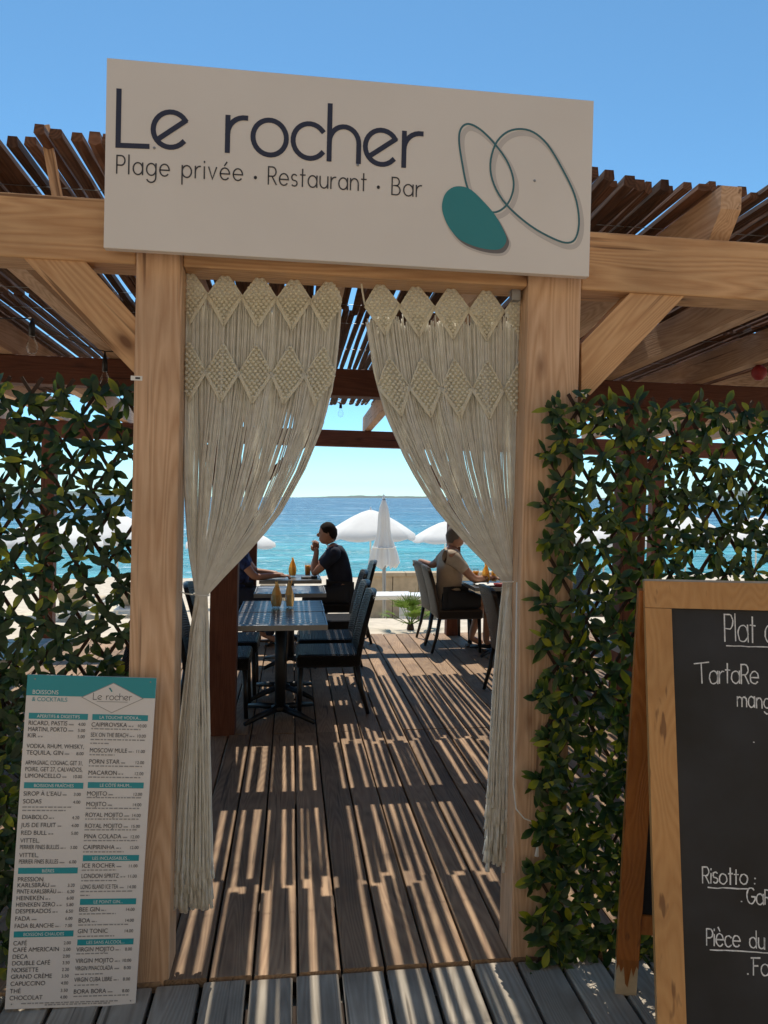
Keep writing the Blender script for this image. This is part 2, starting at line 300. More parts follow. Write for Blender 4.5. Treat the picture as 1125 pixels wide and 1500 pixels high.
def sea_mat():
    m, n, l, b = nmat('sea_water'); b.inputs['Roughness'].default_value = .22; b.inputs['Specular IOR Level'].default_value = .1
    tc = N(n, 'ShaderNodeTexCoord'); s = N(n, 'ShaderNodeSeparateXYZ'); l.new(tc.outputs['Object'], s.inputs[0])
    nz = N(n, 'ShaderNodeTexNoise'); mp0 = N(n, 'ShaderNodeMapping'); mp0.inputs['Scale'].default_value = (.012, .05, 1); l.new(tc.outputs['Object'], mp0.inputs[0]); l.new(mp0.outputs[0], nz.inputs['Vector']); nz.inputs['Detail'].default_value = 4
    lg = N(n, 'ShaderNodeMath', operation='LOGARITHM'); lg.inputs[1].default_value = 10; l.new(s.outputs[1], lg.inputs[0])     # metres from the shore
    sh = N(n, 'ShaderNodeMath', operation='MULTIPLY_ADD'); l.new(nz.outputs[0], sh.inputs[0]); sh.inputs[1].default_value = .5; l.new(lg.outputs[0], sh.inputs[2])
    mr = N(n, 'ShaderNodeMapRange'); mr.inputs['From Min'].default_value = 1.5; mr.inputs['From Max'].default_value = 3.1; l.new(sh.outputs[0], mr.inputs[0])
    rp = ramp(n, [(0, (.04, .27, .29)), (.2, (.012, .165, .215)), (.45, (.005, .075, .145)), (.75, (.004, .040, .105)), (1, (.005, .032, .088))]); l.new(mr.outputs[0], rp.inputs[0])
    # foam flecks and sun glints painted white, smaller and denser with no regular order
    acc = None
    for sx, sy, th in ((.9, 2.2, .665), (.20, .55, .66), (.04, .13, .66), (.010, .035, .67)):
        mp = N(n, 'ShaderNodeMapping'); mp.inputs['Scale'].default_value = (sx, sy, 1); l.new(tc.outputs['Object'], mp.inputs[0])
        fn = N(n, 'ShaderNodeTexNoise'); fn.inputs['Scale'].default_value = 1; fn.inputs['Detail'].default_value = 5; fn.inputs['Roughness'].default_value = .62; l.new(mp.outputs[0], fn.inputs['Vector'])
        q = N(n, 'ShaderNodeMapRange'); q.inputs['From Min'].default_value = th-.05; q.inputs['From Max'].default_value = th+.03; l.new(fn.outputs[0], q.inputs[0])
        if acc is None: acc = q.outputs[0]
        else:
            mxx = N(n, 'ShaderNodeMath', operation='MAXIMUM'); l.new(acc, mxx.inputs[0]); l.new(q.outputs[0], mxx.inputs[1]); acc = mxx.outputs[0]
    chop = None                                                     # wave shading painted into the colour as darker and lighter streaks
    for sx, sy in ((.5, 1.3), (.09, .3), (.02, .07), (.004, .018)):
        mp = N(n, 'ShaderNodeMapping'); mp.inputs['Scale'].default_value = (sx, sy, 1); l.new(tc.outputs['Object'], mp.inputs[0])
        fn = N(n, 'ShaderNodeTexNoise'); fn.inputs['Scale'].default_value = 1; fn.inputs['Detail'].default_value = 3; l.new(mp.outputs[0], fn.inputs['Vector'])
        q = N(n, 'ShaderNodeMapRange'); q.inputs['From Min'].default_value = .3; q.inputs['From Max'].default_value = .7; q.inputs['To Min'].default_value = .72; q.inputs['To Max'].default_value = 1.3; l.new(fn.outputs[0], q.inputs[0])
        if chop is None: chop = q.outputs[0]
        else:
            pr = N(n, 'ShaderNodeMath', operation='MULTIPLY'); l.new(chop, pr.inputs[0]); l.new(q.outputs[0], pr.inputs[1]); chop = pr.outputs[0]
    sca = N(n, 'ShaderNodeVectorMath', operation='SCALE'); l.new(rp.outputs[0], sca.inputs[0]); l.new(chop, sca.inputs['Scale'])
    mc = N(n, 'ShaderNodeMix', data_type='RGBA'); l.new(acc, mc.inputs['Factor']); l.new(sca.outputs[0], mc.inputs['A']); mc.inputs['B'].default_value = (.75, .85, .88, 1)
    l.new(mc.outputs['Result'], b.inputs['Base Color'])
    # waves
    hs = None
    for sx, sy, k in ((.35, .9, 1.2), (1.6, 3.5, .4), (.06, .16, 5.0), (.012, .035, 16.0)):
        mp = N(n, 'ShaderNodeMapping'); mp.inputs['Scale'].default_value = (sx, sy, 1); l.new(tc.outputs['Object'], mp.inputs[0])
        fn = N(n, 'ShaderNodeTexNoise'); fn.inputs['Scale'].default_value = 1; fn.inputs['Detail'].default_value = 4; l.new(mp.outputs[0], fn.inputs['Vector'])
        mu = N(n, 'ShaderNodeMath', operation='MULTIPLY'); mu.inputs[1].default_value = k; l.new(fn.outputs[0], mu.inputs[0])
        if hs is None: hs = mu.outputs[0]
        else:
            a = N(n, 'ShaderNodeMath', operation='ADD'); l.new(hs, a.inputs[0]); l.new(mu.outputs[0], a.inputs[1]); hs = a.outputs[0]
    bp = N(n, 'ShaderNodeBump'); bp.inputs['Strength'].default_value = 1; bp.inputs['Distance'].default_value = .35; l.new(hs, bp.inputs['Height']); l.new(bp.outputs[0], b.inputs['Normal'])
    return m
M['sea'] = sea_mat()
M['hill'] = plain('far_hill_scrub', (.10, .12, .07), .95, noise=.3, nscale=.004)
#@@SETTING
# ================================================================== SETTING
def sheet(name, xs, ys, zf, mat, loc=(0, 0, 0)):
    vs = [(x-loc[0], y-loc[1], zf(x, y)-loc[2]) for y in ys for x in xs]; nx = len(xs)
    fs = [(j*nx+i, j*nx+i+1, (j+1)*nx+i+1, (j+1)*nx+i) for j in range(len(ys)-1) for i in range(nx-1)]
    return tag(MB().add(vs, fs, True).build(name, mat, None, loc), kind='structure')
GY = [-60, 8.0, 8.6, 9.5, 11, 13.5, 20, 28, 36, 60, 120]; GZ = [-.12, -.12, -.05, -.07, -.22, -.72, -1.35, -1.8, -2.06, -3.5, -7]
rg = random.Random(3)
ripple = {}
def gz(x, y):
    z = float(np.interp(y, GY, GZ))
    if 8.7 < y < 36: z += .035*math.sin(x*2.1+y*1.3)*math.sin(y*2.7-x*.7)+.02*math.sin(5.1*x+3*y)*math.sin(4.3*y-2*x) - (.03 if y < 10 else 0)
    return z
xs = [-400, -150, -60, -30, -20]+[-15+.4*i for i in range(100)]+[26, 35, 60, 150, 400]
ys = [-60, -20, 0, 4, 8, 8.5]+[8.7+.3*i for i in range(50)]+[24+1.2*i for i in range(12)]+[45, 60, 120]
sheet('ground', xs, ys, gz, M['sand'])
sheet('pavement', [-60, -3, 3, 60], [-50, -20, -4, -.02], lambda x, y: -.04, M['pave'])
sheet('sea', [-12000, -6000, -2000, -500, -100, 0, 100, 500, 2000, 6000, 12000], [34.2, 40, 50, 70, 100, 160, 300, 600, 1200, 3000, 8000, 12000], lambda x, y: -2.0, M['sea'], (0, 33, -2))
def hill(name, x0, x1, y, prof, label):
    """a ridge with depth: prof = heights along its length"""
    mb = MB(); nx = 60; rows = ((-.0, 0), (.15, .45), (.4, .9), (.6, 1.0), (1.0, 0)); D = 1500; rr = random.Random(len(name)+int(x0))
    hs = [float(np.interp(i/nx, np.linspace(0, 1, len(prof)), prof))*(1+.12*math.sin(i*.9)+.10*math.sin(i*2.3+1)+.05*rr.uniform(-1, 1)) for i in range(nx+1)]
    vs = [(x0+(x1-x0)*i/nx, y+D*a, -3+(hs[i]+3)*b) for a, b in rows for i in range(nx+1)]
    fs = [(j*(nx+1)+i, j*(nx+1)+i+1, (j+1)*(nx+1)+i+1, (j+1)*(nx+1)+i) for j in range(len(rows)-1) for i in range(nx)]
    return tag(mb.add(vs, fs, True).build(name, M['hill']), label, kind='structure')
hill('island', 70, 2050, 6200, [0, 6, 14, 19, 18, 15, 16, 13, 9, 7, 6, 0], 'low island along the sea horizon')
hill('hills', -4300, -1050, 6800, [150, 130, 95, 105, 70, 40, 12, 0], 'hazy hills on the left of the bay')
hill('hills', 2900, 6400, 6800, [0, 25, 60, 70, 110, 130, 120, 150], 'hazy hills on the right of the bay')

wl = MB()
for k in range(6): wl.box((0, -7.0-.12*k, .8+1.7*k), (60, .5, 1.69))
tag(wl.build('promenade_wall', M['stone']), 'tall warm stone wall of the promenade behind the viewer', kind='structure')  # unseen wall added to block sky and bounce warm light onto the facade
hz_m = bpy.data.materials.new('haze'); hz_m.use_nodes = True; hn = hz_m.node_tree.nodes; hn.remove(hn['Principled BSDF'])
pv = hn.new('ShaderNodeVolumePrincipled'); pv.inputs['Color'].default_value = (.80, .90, 1, 1); pv.inputs['Density'].default_value = 4.5e-5; hz_m.node_tree.links.new(pv.outputs[0], hn['Material Output'].inputs['Volume'])
tag(MB().box((0, 6100, 104), (25000, 12600, 232)).build('haze', hz_m), 'thin sea haze over the bay', kind='stuff')
# ---- decks: every plank its own piece
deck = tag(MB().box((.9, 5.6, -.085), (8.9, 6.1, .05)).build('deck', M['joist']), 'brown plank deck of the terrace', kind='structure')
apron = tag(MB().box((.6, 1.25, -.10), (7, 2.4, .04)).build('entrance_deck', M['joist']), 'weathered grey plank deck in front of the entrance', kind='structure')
def plank_mesh(L, W, T, k):
    r = random.Random(k); n = 6; mb = MB(); vs = []; fs = []
    for i in range(n+1):
        y = L*i/n; d = [r.uniform(-.0012, .0012) for _ in range(4)]; b = .004; z = r.uniform(-.0012, .0012)
        vs += [(-W/2, y, -T), (-W/2+d[0], y, -b), (-W/2+b+d[0], y, z), (W/2-b+d[1], y, z), (W/2+d[1], y, -b), (W/2, y, -T)]
    for i in range(n):
        for k2 in range(5): fs.append((i*6+k2, i*6+k2+1, (i+1)*6+k2+1, (i+1)*6+k2))
    fs += [tuple(range(5, -1, -1)), tuple(n*6+k2 for k2 in range(6))]
    return mb.add(vs, fs)
PITCH = .1435; GX = onZ(436, 1416).x
long_a = [plank_mesh(2.56, PITCH-.009, .03, k).mesh('plank', M['deck']) for k in range(4)]
long_b = [plank_mesh(3.60, PITCH-.009, .03, 10+k).mesh('plank', M['deck']) for k in range(4)]
short = [plank_mesh(2.44, PITCH-.010, .03, 20+k).mesh('plank', M['apron']) for k in range(4)]
rp_ = random.Random(5)
for k in range(-24, 37):
    x = GX+(k+.5)*PITCH
    o = link('plank', rp_.choice(long_a), deck, (x, 2.497, rp_.uniform(-.003, .002)), (0, rp_.uniform(-.004, .004), 0))
    o = link('plank', rp_.choice(long_b), deck, (x, 5.066, rp_.uniform(-.003, .002)), (0, rp_.uniform(-.004, .004), 0))
for k in range(-17, 21):
    x = GX+.012+(k+.35)*PITCH*1.03
    link('plank', rp_.choice(short), apron, (x, .045, -.008+rp_.uniform(-.003, .002)), (0, rp_.uniform(-.005, .005), 0))

# ================================================================== PERGOLA
perg = pthing('pergola', (0, 0, 0), 'pine timber pergola with bark slat roof over the terrace entrance', 'pergola')
def zb(Y): return 2.468-.0272*(Y-2.5)                   # rafter underside
def timber(name, x0, x1, y0, y1, z0, z1, mat, ch=.006, wob=0):
    c = Vector(((x0+x1)/2, (y0+y1)/2, (z0+z1)/2))
    return MB().box((0, 0, 0), (x1-x0, y1-y0, z1-z0), None, ch).build(name, mat, perg, c)
PL = (-.529, -.387); PR = (.738, .922)
for a, b in (PL, PR): timber('post', a, b, 2.5, 2.65, -.05, 2.466, M['pineZ'])
for a, b in ((-2.75, -2.6), (3.3, 3.46)): timber('post', a, b, 2.5, 2.65, -.05, 2.266, M['pineZ'])
for a, b in ((-3.6, PL[0]-.001), (PL[1]+.001, PR[0]-.001), (PR[1]+.001, 5.2)): timber('beam', a, b, 2.506, 2.646, 2.27, 2.468, M['pineX'])
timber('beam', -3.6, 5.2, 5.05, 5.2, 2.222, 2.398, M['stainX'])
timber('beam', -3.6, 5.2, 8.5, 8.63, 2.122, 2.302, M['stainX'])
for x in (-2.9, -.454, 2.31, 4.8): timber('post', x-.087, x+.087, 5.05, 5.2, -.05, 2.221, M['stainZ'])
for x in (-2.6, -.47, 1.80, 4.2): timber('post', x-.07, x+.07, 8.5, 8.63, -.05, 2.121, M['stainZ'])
def prism_xz(pts, y0, y1):
    n = len(pts); vs = [(p[0], y0, p[1]) for p in pts]+[(p[0], y1, p[1]) for p in pts]
    return MB().add(vs, [tuple(range(n)), tuple(range(2*n-1, n-1, -1))]+[(i, i+n, (i+1) % n+n, (i+1) % n) for i in range(n)])
def brace(pts, y0, y1, mat):
    """a diagonal knee brace; mesh along its own X so the grain follows it"""
    c = sum((Vector((p[0], 0, p[1])) for p in pts), Vector())/len(pts)
    a = Vector((pts[0][0]+pts[1][0], 0, pts[0][1]+pts[1][1]))/2; b = Vector((pts[2][0]+pts[3][0], 0, pts[2][1]+pts[3][1]))/2
    ang = math.atan2((a-b).z, (a-b).x); ca, sa = math.cos(-ang), math.sin(-ang)
    q = [((p[0]-c.x)*ca-(p[1]-c.z)*sa, (p[0]-c.x)*sa+(p[1]-c.z)*ca) for p in pts]
    return prism_xz(q, y0, y1).build('brace', mat, perg, (c.x, 0, c.z), (0, -ang, 0))
def pxz(x, y, Y): p = onY(x, y, Y); return (p.x, p.z)
brace([pxz(19, 362, 2.512), pxz(110, 366, 2.512), pxz(201, 468, 2.512), pxz(201, 551, 2.512)], 2.513, 2.60, M['pineX'])
brace([pxz(929, 423, 2.512), pxz(1009, 427, 2.512), pxz(852, 592, 2.512), pxz(852, 503, 2.512)], 2.513, 2.60, M['pineX'])
for x, s in ((-.47, 1), (1.80, -1), (-.454, -1), (2.31, 1)):
    Y, zt = (8.51, 2.13) if x in (-.47, 1.80) else (5.06, 2.23)
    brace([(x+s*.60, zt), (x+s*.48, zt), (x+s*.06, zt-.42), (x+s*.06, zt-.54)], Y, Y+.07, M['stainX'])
# rafters with a beak cut at the front
RX = [1.44+.65*k for k in range(-7, 6)]
prof = [(2.49, .10), (2.575, .004), (8.78, .0), (8.78, .178), (2.49, .178)]
rpts = [(y, zb(y)+h) for y, h in prof]
rmb = MB(); n5 = len(rpts)
rmb.add([(-.037, y, z-2.5) for y, z in rpts]+[(.037, y, z-2.5) for y, z in rpts], [tuple(range(n5)), tuple(range(2*n5-1, n5-1, -1))]+[(i, i+n5, (i+1) % n5+n5, (i+1) % n5) for i in range(n5)])
rme = rmb.mesh('rafter', M['pineY'])
for x in RX: link('rafter', rme, perg, (x, 0, 2.5))
# bark slats: three rows; the front row piece by piece
def slat_geo(L, W, T, r, mb, x0=0, y0=0, z0=0, yaw=0, slope=0):
    n = 5; vs = []; fs = []; bow = r.uniform(-.006, .006)
    for i in range(n+1):
        y = L*i/n; xx = bow*math.sin(math.pi*i/n)+yaw*y; wv = W*(1+r.uniform(-.12, .12)); zz = slope*y+r.uniform(-.0015, .0015)
        vs += [(x0+xx-wv/2, y0+y, z0+zz), (x0+xx-wv*.40, y0+y, z0+zz+T), (x0+xx+wv*.40, y0+y, z0+zz+T), (x0+xx+wv/2, y0+y, z0+zz), (x0+xx, y0+y, z0+zz-T*.25)]
    for i in range(n):
        for k in range(5): fs.append((i*5+k, i*5+(k+1) % 5, (i+1)*5+(k+1) % 5, (i+1)*5+k))
    fs += [tuple(range(4, -1, -1)), tuple(n*5+k for k in range(5))]
    mb.add(vs, fs)
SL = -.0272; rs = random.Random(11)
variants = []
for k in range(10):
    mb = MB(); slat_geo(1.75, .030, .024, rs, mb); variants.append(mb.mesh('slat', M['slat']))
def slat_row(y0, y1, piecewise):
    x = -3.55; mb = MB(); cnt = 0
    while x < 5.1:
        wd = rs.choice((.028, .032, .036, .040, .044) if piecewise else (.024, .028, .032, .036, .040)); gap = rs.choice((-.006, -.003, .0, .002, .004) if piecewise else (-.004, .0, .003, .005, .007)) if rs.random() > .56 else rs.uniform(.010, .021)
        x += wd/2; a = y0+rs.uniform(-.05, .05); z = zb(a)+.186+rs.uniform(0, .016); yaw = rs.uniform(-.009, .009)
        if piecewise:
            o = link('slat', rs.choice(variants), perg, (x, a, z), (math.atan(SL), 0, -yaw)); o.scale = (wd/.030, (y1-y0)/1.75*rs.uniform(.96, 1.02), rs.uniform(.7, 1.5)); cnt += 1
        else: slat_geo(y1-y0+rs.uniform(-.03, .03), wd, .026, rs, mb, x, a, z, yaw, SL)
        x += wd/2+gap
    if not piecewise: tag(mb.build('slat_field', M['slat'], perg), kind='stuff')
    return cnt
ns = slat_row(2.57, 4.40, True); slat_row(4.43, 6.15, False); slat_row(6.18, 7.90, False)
print('front slats', ns)
for y in (2.9, 3.55, 4.2, 4.6, 5.3, 6.0, 6.35, 7.0, 7.7):   # binding wires under the slats
    MB().tube([(-3.55, y, zb(y)+.1815), (5.1, y, zb(y)+.1815)], .0016, 4).build('binding_wire', M['steel'], perg)
# the one slat that slipped and hangs down in front at the left
p1 = onY(72, 187, 2.63); p2 = onY(84, 253, 2.63)
MB().box((0, 0, 0), (.033, .009, .30)).build('slat', M['pineZ'], perg, (p1+p2)/2+Vector((0, 0, -.07)), (0, -RAD(11), 0))
# steel angle brackets under the beam
for (x, y, w2, h2) in ((285, 383, .07, .035), (757, 428, .03, .05)):
    p = onY(x, y, 2.54); MB().box((0, 0, 0), (w2, .03, .004 if w2 > h2 else h2)).build('bracket', M['metal'], perg, (p.x, 2.56, p.z))

# ================================================================== STROKE LETTERS
def arc(cx, cy, rx, ry, a0, a1, n=None):
    n = n or max(4, int(abs(a1-a0)/12)); return [(cx+rx*math.cos(RAD(a0+(a1-a0)*i/n)), cy+ry*math.sin(RAD(a0+(a1-a0)*i/n))) for i in range(n+1)]
GL = {
 'L': (.85, [[(0, 1.55), (0, 0), (.85, 0)]]),
 'E': (1.0, [arc(.5, .5, .5, .5, 32, 318), [(.5+.5*math.cos(RAD(218)), .5+.5*math.sin(RAD(218))), (.5+.5*math.cos(RAD(32)), .5+.5*math.sin(RAD(32)))]]),
 'e': (1.0, [[(0, .5), (1, .5)]+arc(.5, .5, .5, .5, 4, 318)]),
 'r': (.55, [[(0, 0), (0, 1)], arc(.5, .5, .5, .5, 180, 84)]),
 'o': (1.0, [arc(.5, .5, .5, .5, 0, 360, 30)]),
 'c': (.9, [arc(.5, .5, .5, .5, 38, 322)]),
 'h': (.9, [[(0, 0), (0, 1.6)], arc(.45, .53, .45, .47, 180, 0)+[(.9, 0)]]),
 'n': (.9, [[(0, 0), (0, 1)], arc(.45, .53, .45, .47, 180, 0)+[(.9, 0)]]),
 'm': (1.5, [[(0, 0), (0, 1)], arc(.375, .6, .375, .4, 180, 0)+[(.75, 0)], arc(1.125, .6, .375, .4, 180, 0)+[(1.5, 0)]]),
 'u': (.9, [[(0, 1)]+arc(.45, .47, .45, .47, 180, 360)+[(.9, 1)], [(.9, 1), (.9, 0)]]),
 'a': (1.0, [arc(.5, .5, .5, .5, 0, 360, 24), [(1, 1), (1, 0)]]),
 'd': (1.0, [arc(.5, .5, .5, .5, 0, 360, 24), [(1, 1.6), (1, 0)]]),
 'g': (1.0, [arc(.5, .5, .5, .5, 0, 360, 24), [(1, 1)]+arc(.5, -.15, .5, .45, 0, -150)]),
 'p': (1.0, [arc(.5, .5, .5, .5, 0, 360, 24), [(0, 1), (0, -.6)]]),
 'l': (.05, [[(0, 0), (0, 1.6)]]),
 'i': (.05, [[(0, 0), (0, 1)], [(0, 1.34), (0, 1.46)]]),
 'v': (.85, [[(0, 1), (.42, 0), (.85, 1)]]),
 'é': (1.0, [[(0, .5), (1, .5)]+arc(.5, .5, .5, .5, 4, 318), [(.45, 1.2), (.7, 1.5)]]),
 'è': (1.0, [[(0, .5), (1, .5)]+arc(.5, .5, .5, .5, 4, 318), [(.3, 1.5), (.55, 1.2)]]),
 's': (.65, [arc(.33, .74, .30, .26, 40, 270)+arc(.33, .24, .32, .24, 90, -140)[1:]]),
 't': (.55, [[(.25, 1.5), (.25, 0)], [(0, 1), (.55, 1)]]),
 'P': (.85, [[(0, 0), (0, 1.5), (.45, 1.5)]+arc(.45, 1.1, .4, .4, 90, -90)[1:]+[(0, .7)]]),
 'R': (.9, [[(0, 0), (0, 1.5), (.45, 1.5)]+arc(.45, 1.1, .4, .4, 90, -90)[1:]+[(0, .7)], [(.4, .7), (.9, 0)]]),
 'B': (.9, [[(0, 0), (0, 1.5), (.42, 1.5)]+arc(.42, 1.15, .35, .35, 90, -90)[1:]+[(0, .8), (.45, .8)]+arc(.45, .4, .42, .4, 90, -90)[1:]+[(0, 0)]]),
 'T': (1.6, [[(-.1, 1.5), (1.7, 1.6)], [(.75, 1.55), (.85, 0)]]),
 'G': (1.1, [arc(.6, .75, .6, .75, 50, 340)+[(1.16, .65), (.7, .65)]]),
 'F': (.8, [[(.1, 0), (.15, 1.5)], [(-.15, 1.5), (.95, 1.55)], [(.12, .8), (.7, .82)]]),
 '.': (.2, [[(.05, .05), (.12, .05)]]), '•': (.3, [arc(.15, .45, .07, .07, 0, 360, 8)]), ':': (.2, [[(.1, .15), (.12, .2)], [(.1, .7), (.12, .75)]]), ' ': (.55, []),
}
GL['K'] = GL['R']; del GL['K']
def text_strokes(txt, gap=.32):
    x = 0; out = []
    for ch in txt:
        wd, st = GL[ch]; out.append((ch, [[(px+x, py) for px, py in s] for s in st])); x += wd+gap
    return out, x-gap
def ribbon(mb, pts, w_, fr, lift, jit=None, vary=0):
    """flat stroke of width w_ along 2-D pts, mapped by fr(u, v, lift)"""
    pts = [Vector(p).to_2d() if len(p) > 2 else Vector(p) for p in pts]; n = len(pts); vs = []
    closed = n > 3 and (pts[0]-pts[-1]).length < 1e-5
    for i, p in enumerate(pts):
        a = pts[i-1] if i else (pts[-2] if closed else p); b = pts[i+1] if i < n-1 else (pts[1] if closed else p)
        d1 = (p-a).normalized() if (p-a).length > 1e-9 else (b-p).normalized(); d2 = (b-p).normalized() if (b-p).length > 1e-9 else d1
        t = (d1+d2); t = t.normalized() if t.length > 1e-6 else d1
        nn = Vector((-t.y, t.x)); k = 1/max(.5, nn.dot(Vector((-d1.y, d1.x)))); hw = w_/2*k*(1+(jit.uniform(-vary, vary) if jit else 0))
        if not closed and i == 0: p = p-d2*w_*.3
        if not closed and i == n-1: p = p+d1*w_*.3
        vs += [fr(*(p+nn*hw), lift), fr(*(p-nn*hw), lift)]
    mb.add(vs, [(2*i, 2*i+1, 2*i+3, 2*i+2) for i in range(n-1)])

# ================================================================== SHOP SIGN
SY = 2.44
sTL, sTR, sBL, sBR = (onY(*p, SY) for p in ((158, 82), (871, 150), (150, 360), (862, 408)))
sx0, sx1, sz0, sz1 = (sTL.x+sBL.x)/2, (sTR.x+sBR.x)/2, (sBL.z+sBR.z)/2, (sTL.z+sTR.z)/2
SB = Vector(((sx0+sx1)/2, SY, sz0))
sign = pthing('shop_sign', SB, 'large white rectangular sign reading Le rocher above the entrance', 'sign')
MB().box((0, .015, (sz1-sz0)/2), (sx1-sx0, .03, sz1-sz0), None, .002).build('panel', M['sign'], sign)
for x in (-.5, .5): MB().box((x, .0475, .33), (.06, .034, .4)).build('mounting_batten', M['pineZ'], sign)
def sfr(u, v, lift): return (u-SB.x, -lift, v-SB.z)      # pergola x,z -> sign local
def sp(x, y): p = onY(x, y, SY); return Vector((p.x, p.z))
def sign_word(txt, a, b, xh, wst, mat, name, gap, lift, each=False, **k):
    """letters between two photo points on the sign"""
    st, tot = text_strokes(txt, gap); A, B = sp(*a), sp(*b); sxx = (B.x-A.x)/tot; slope = (B.y-A.y)/(B.x-A.x)
    mb = MB()
    for ch, ss in st:
        m1 = MB() if each else mb
        for q_, s in enumerate(ss): ribbon(m1, [(A.x+p[0]*sxx, A.y+p[0]*sxx*slope+p[1]*xh) for p in s], wst, sfr, lift+.0003*q_)
        if each and ss: m1.build(name, mat, sign)
    if not each: mb.build(name, mat, sign)
A1 = sp(171, 214); xh = sp(355, 176).y-sp(352, 226).y
sign_word('LE', (173, 213), (275, 217), xh*1.02, .0155, M['navy'], 'letter', .14, .0012, True)
sign_word('rochEr', (333, 222), (617, 246), xh*1.02, .0155, M['navy'], 'letter', .20, .0012, True)
th = .036
sign_word('Plage privée', (171, 254), (355, 265), th, .0042, M['ink'], 'tagline', .42, .0012)
sign_word('•', (372, 268), (376, 268), th, .006, M['ink'], 'tagline_dot', .3, .0012)
sign_word('Restaurant', (393, 270), (536, 280), th, .0042, M['ink'], 'tagline', .36, .0012)
sign_word('•', (552, 282), (556, 282), th, .006, M['ink'], 'tagline_dot', .3, .0012)
sign_word('Bar', (574, 285), (617, 289), th, .0042, M['ink'], 'tagline', .36, .0012)
def smooth_loop(pts, n=72):
    """closed Catmull-Rom through points"""
    P = [Vector(p) for p in pts]; m = len(P); out = []
    for i in range(m):
        a, b, c, d = P[i-1], P[i], P[(i+1) % m], P[(i+2) % m]
        for k in range(n//m):
            t = k/(n//m); out.append(.5*((2*b)+(c-a)*t+(2*a-5*b+4*c-d)*t*t+(3*b-a-3*c+d)*t**3))
    return out+[out[0]]
def zpx(pts): return [sp(640+x/4.6875, 160+y/4.6875) for x, y in pts]
loop1 = smooth_loop(zpx([(215, 102), (300, 142), (400, 243), (490, 375), (527, 520), (485, 650), (390, 709), (285, 650), (212, 545), (175, 380), (152, 220), (165, 135)]))
loop2 = smooth_loop(zpx([(560, 137), (660, 158), (760, 245), (860, 410), (945, 590), (975, 760), (955, 880), (900, 918), (800, 890), (640, 800), (480, 660), (392, 520), (366, 380), (400, 245), (470, 165)]))
pebble = smooth_loop(zpx([(150, 530), (230, 552), (320, 635), (400, 730), (460, 840), (477, 900), (440, 958), (360, 965), (250, 940), (150, 890), (75, 800), (35, 690), (48, 600), (90, 548)]))
def fan(pts, lift, mat, name):
    c = sum(pts[:-1], Vector((0, 0)))/(len(pts)-1); MB().add([sfr(*c, lift)]+[sfr(*p, lift) for p in pts[:-1]], [(0, i+1, (i+1) % (len(pts)-1)+1) for i in range(len(pts)-1)]).build(name, mat, sign)
for k, (lp) in enumerate((loop1, loop2)):
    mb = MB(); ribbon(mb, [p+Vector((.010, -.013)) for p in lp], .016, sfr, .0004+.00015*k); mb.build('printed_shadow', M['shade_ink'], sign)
    mb = MB(); ribbon(mb, lp, .0062, sfr, .0012+.0002*k); mb.build('logo_outline', M['teal_line'], sign)
cpb = sum(pebble[:-1], Vector((0, 0)))/(len(pebble)-1)
def shade_fan(name, off, grow, lift, mat): fan([cpb+(p-cpb)*grow+off for p in pebble], lift, mat, name)
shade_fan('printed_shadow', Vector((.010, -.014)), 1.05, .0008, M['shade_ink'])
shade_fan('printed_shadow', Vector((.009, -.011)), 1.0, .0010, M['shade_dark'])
fan(pebble, .0018, M['teal'], 'logo_pebble')
for x, y in ((783, 265), (524, 242), (226, 217)):
    p = sp(x, y); MB().ell(sfr(p.x, p.y, .001), (.0045, .002, .0045), 8, 4).build('screw', M['steel'], sign)

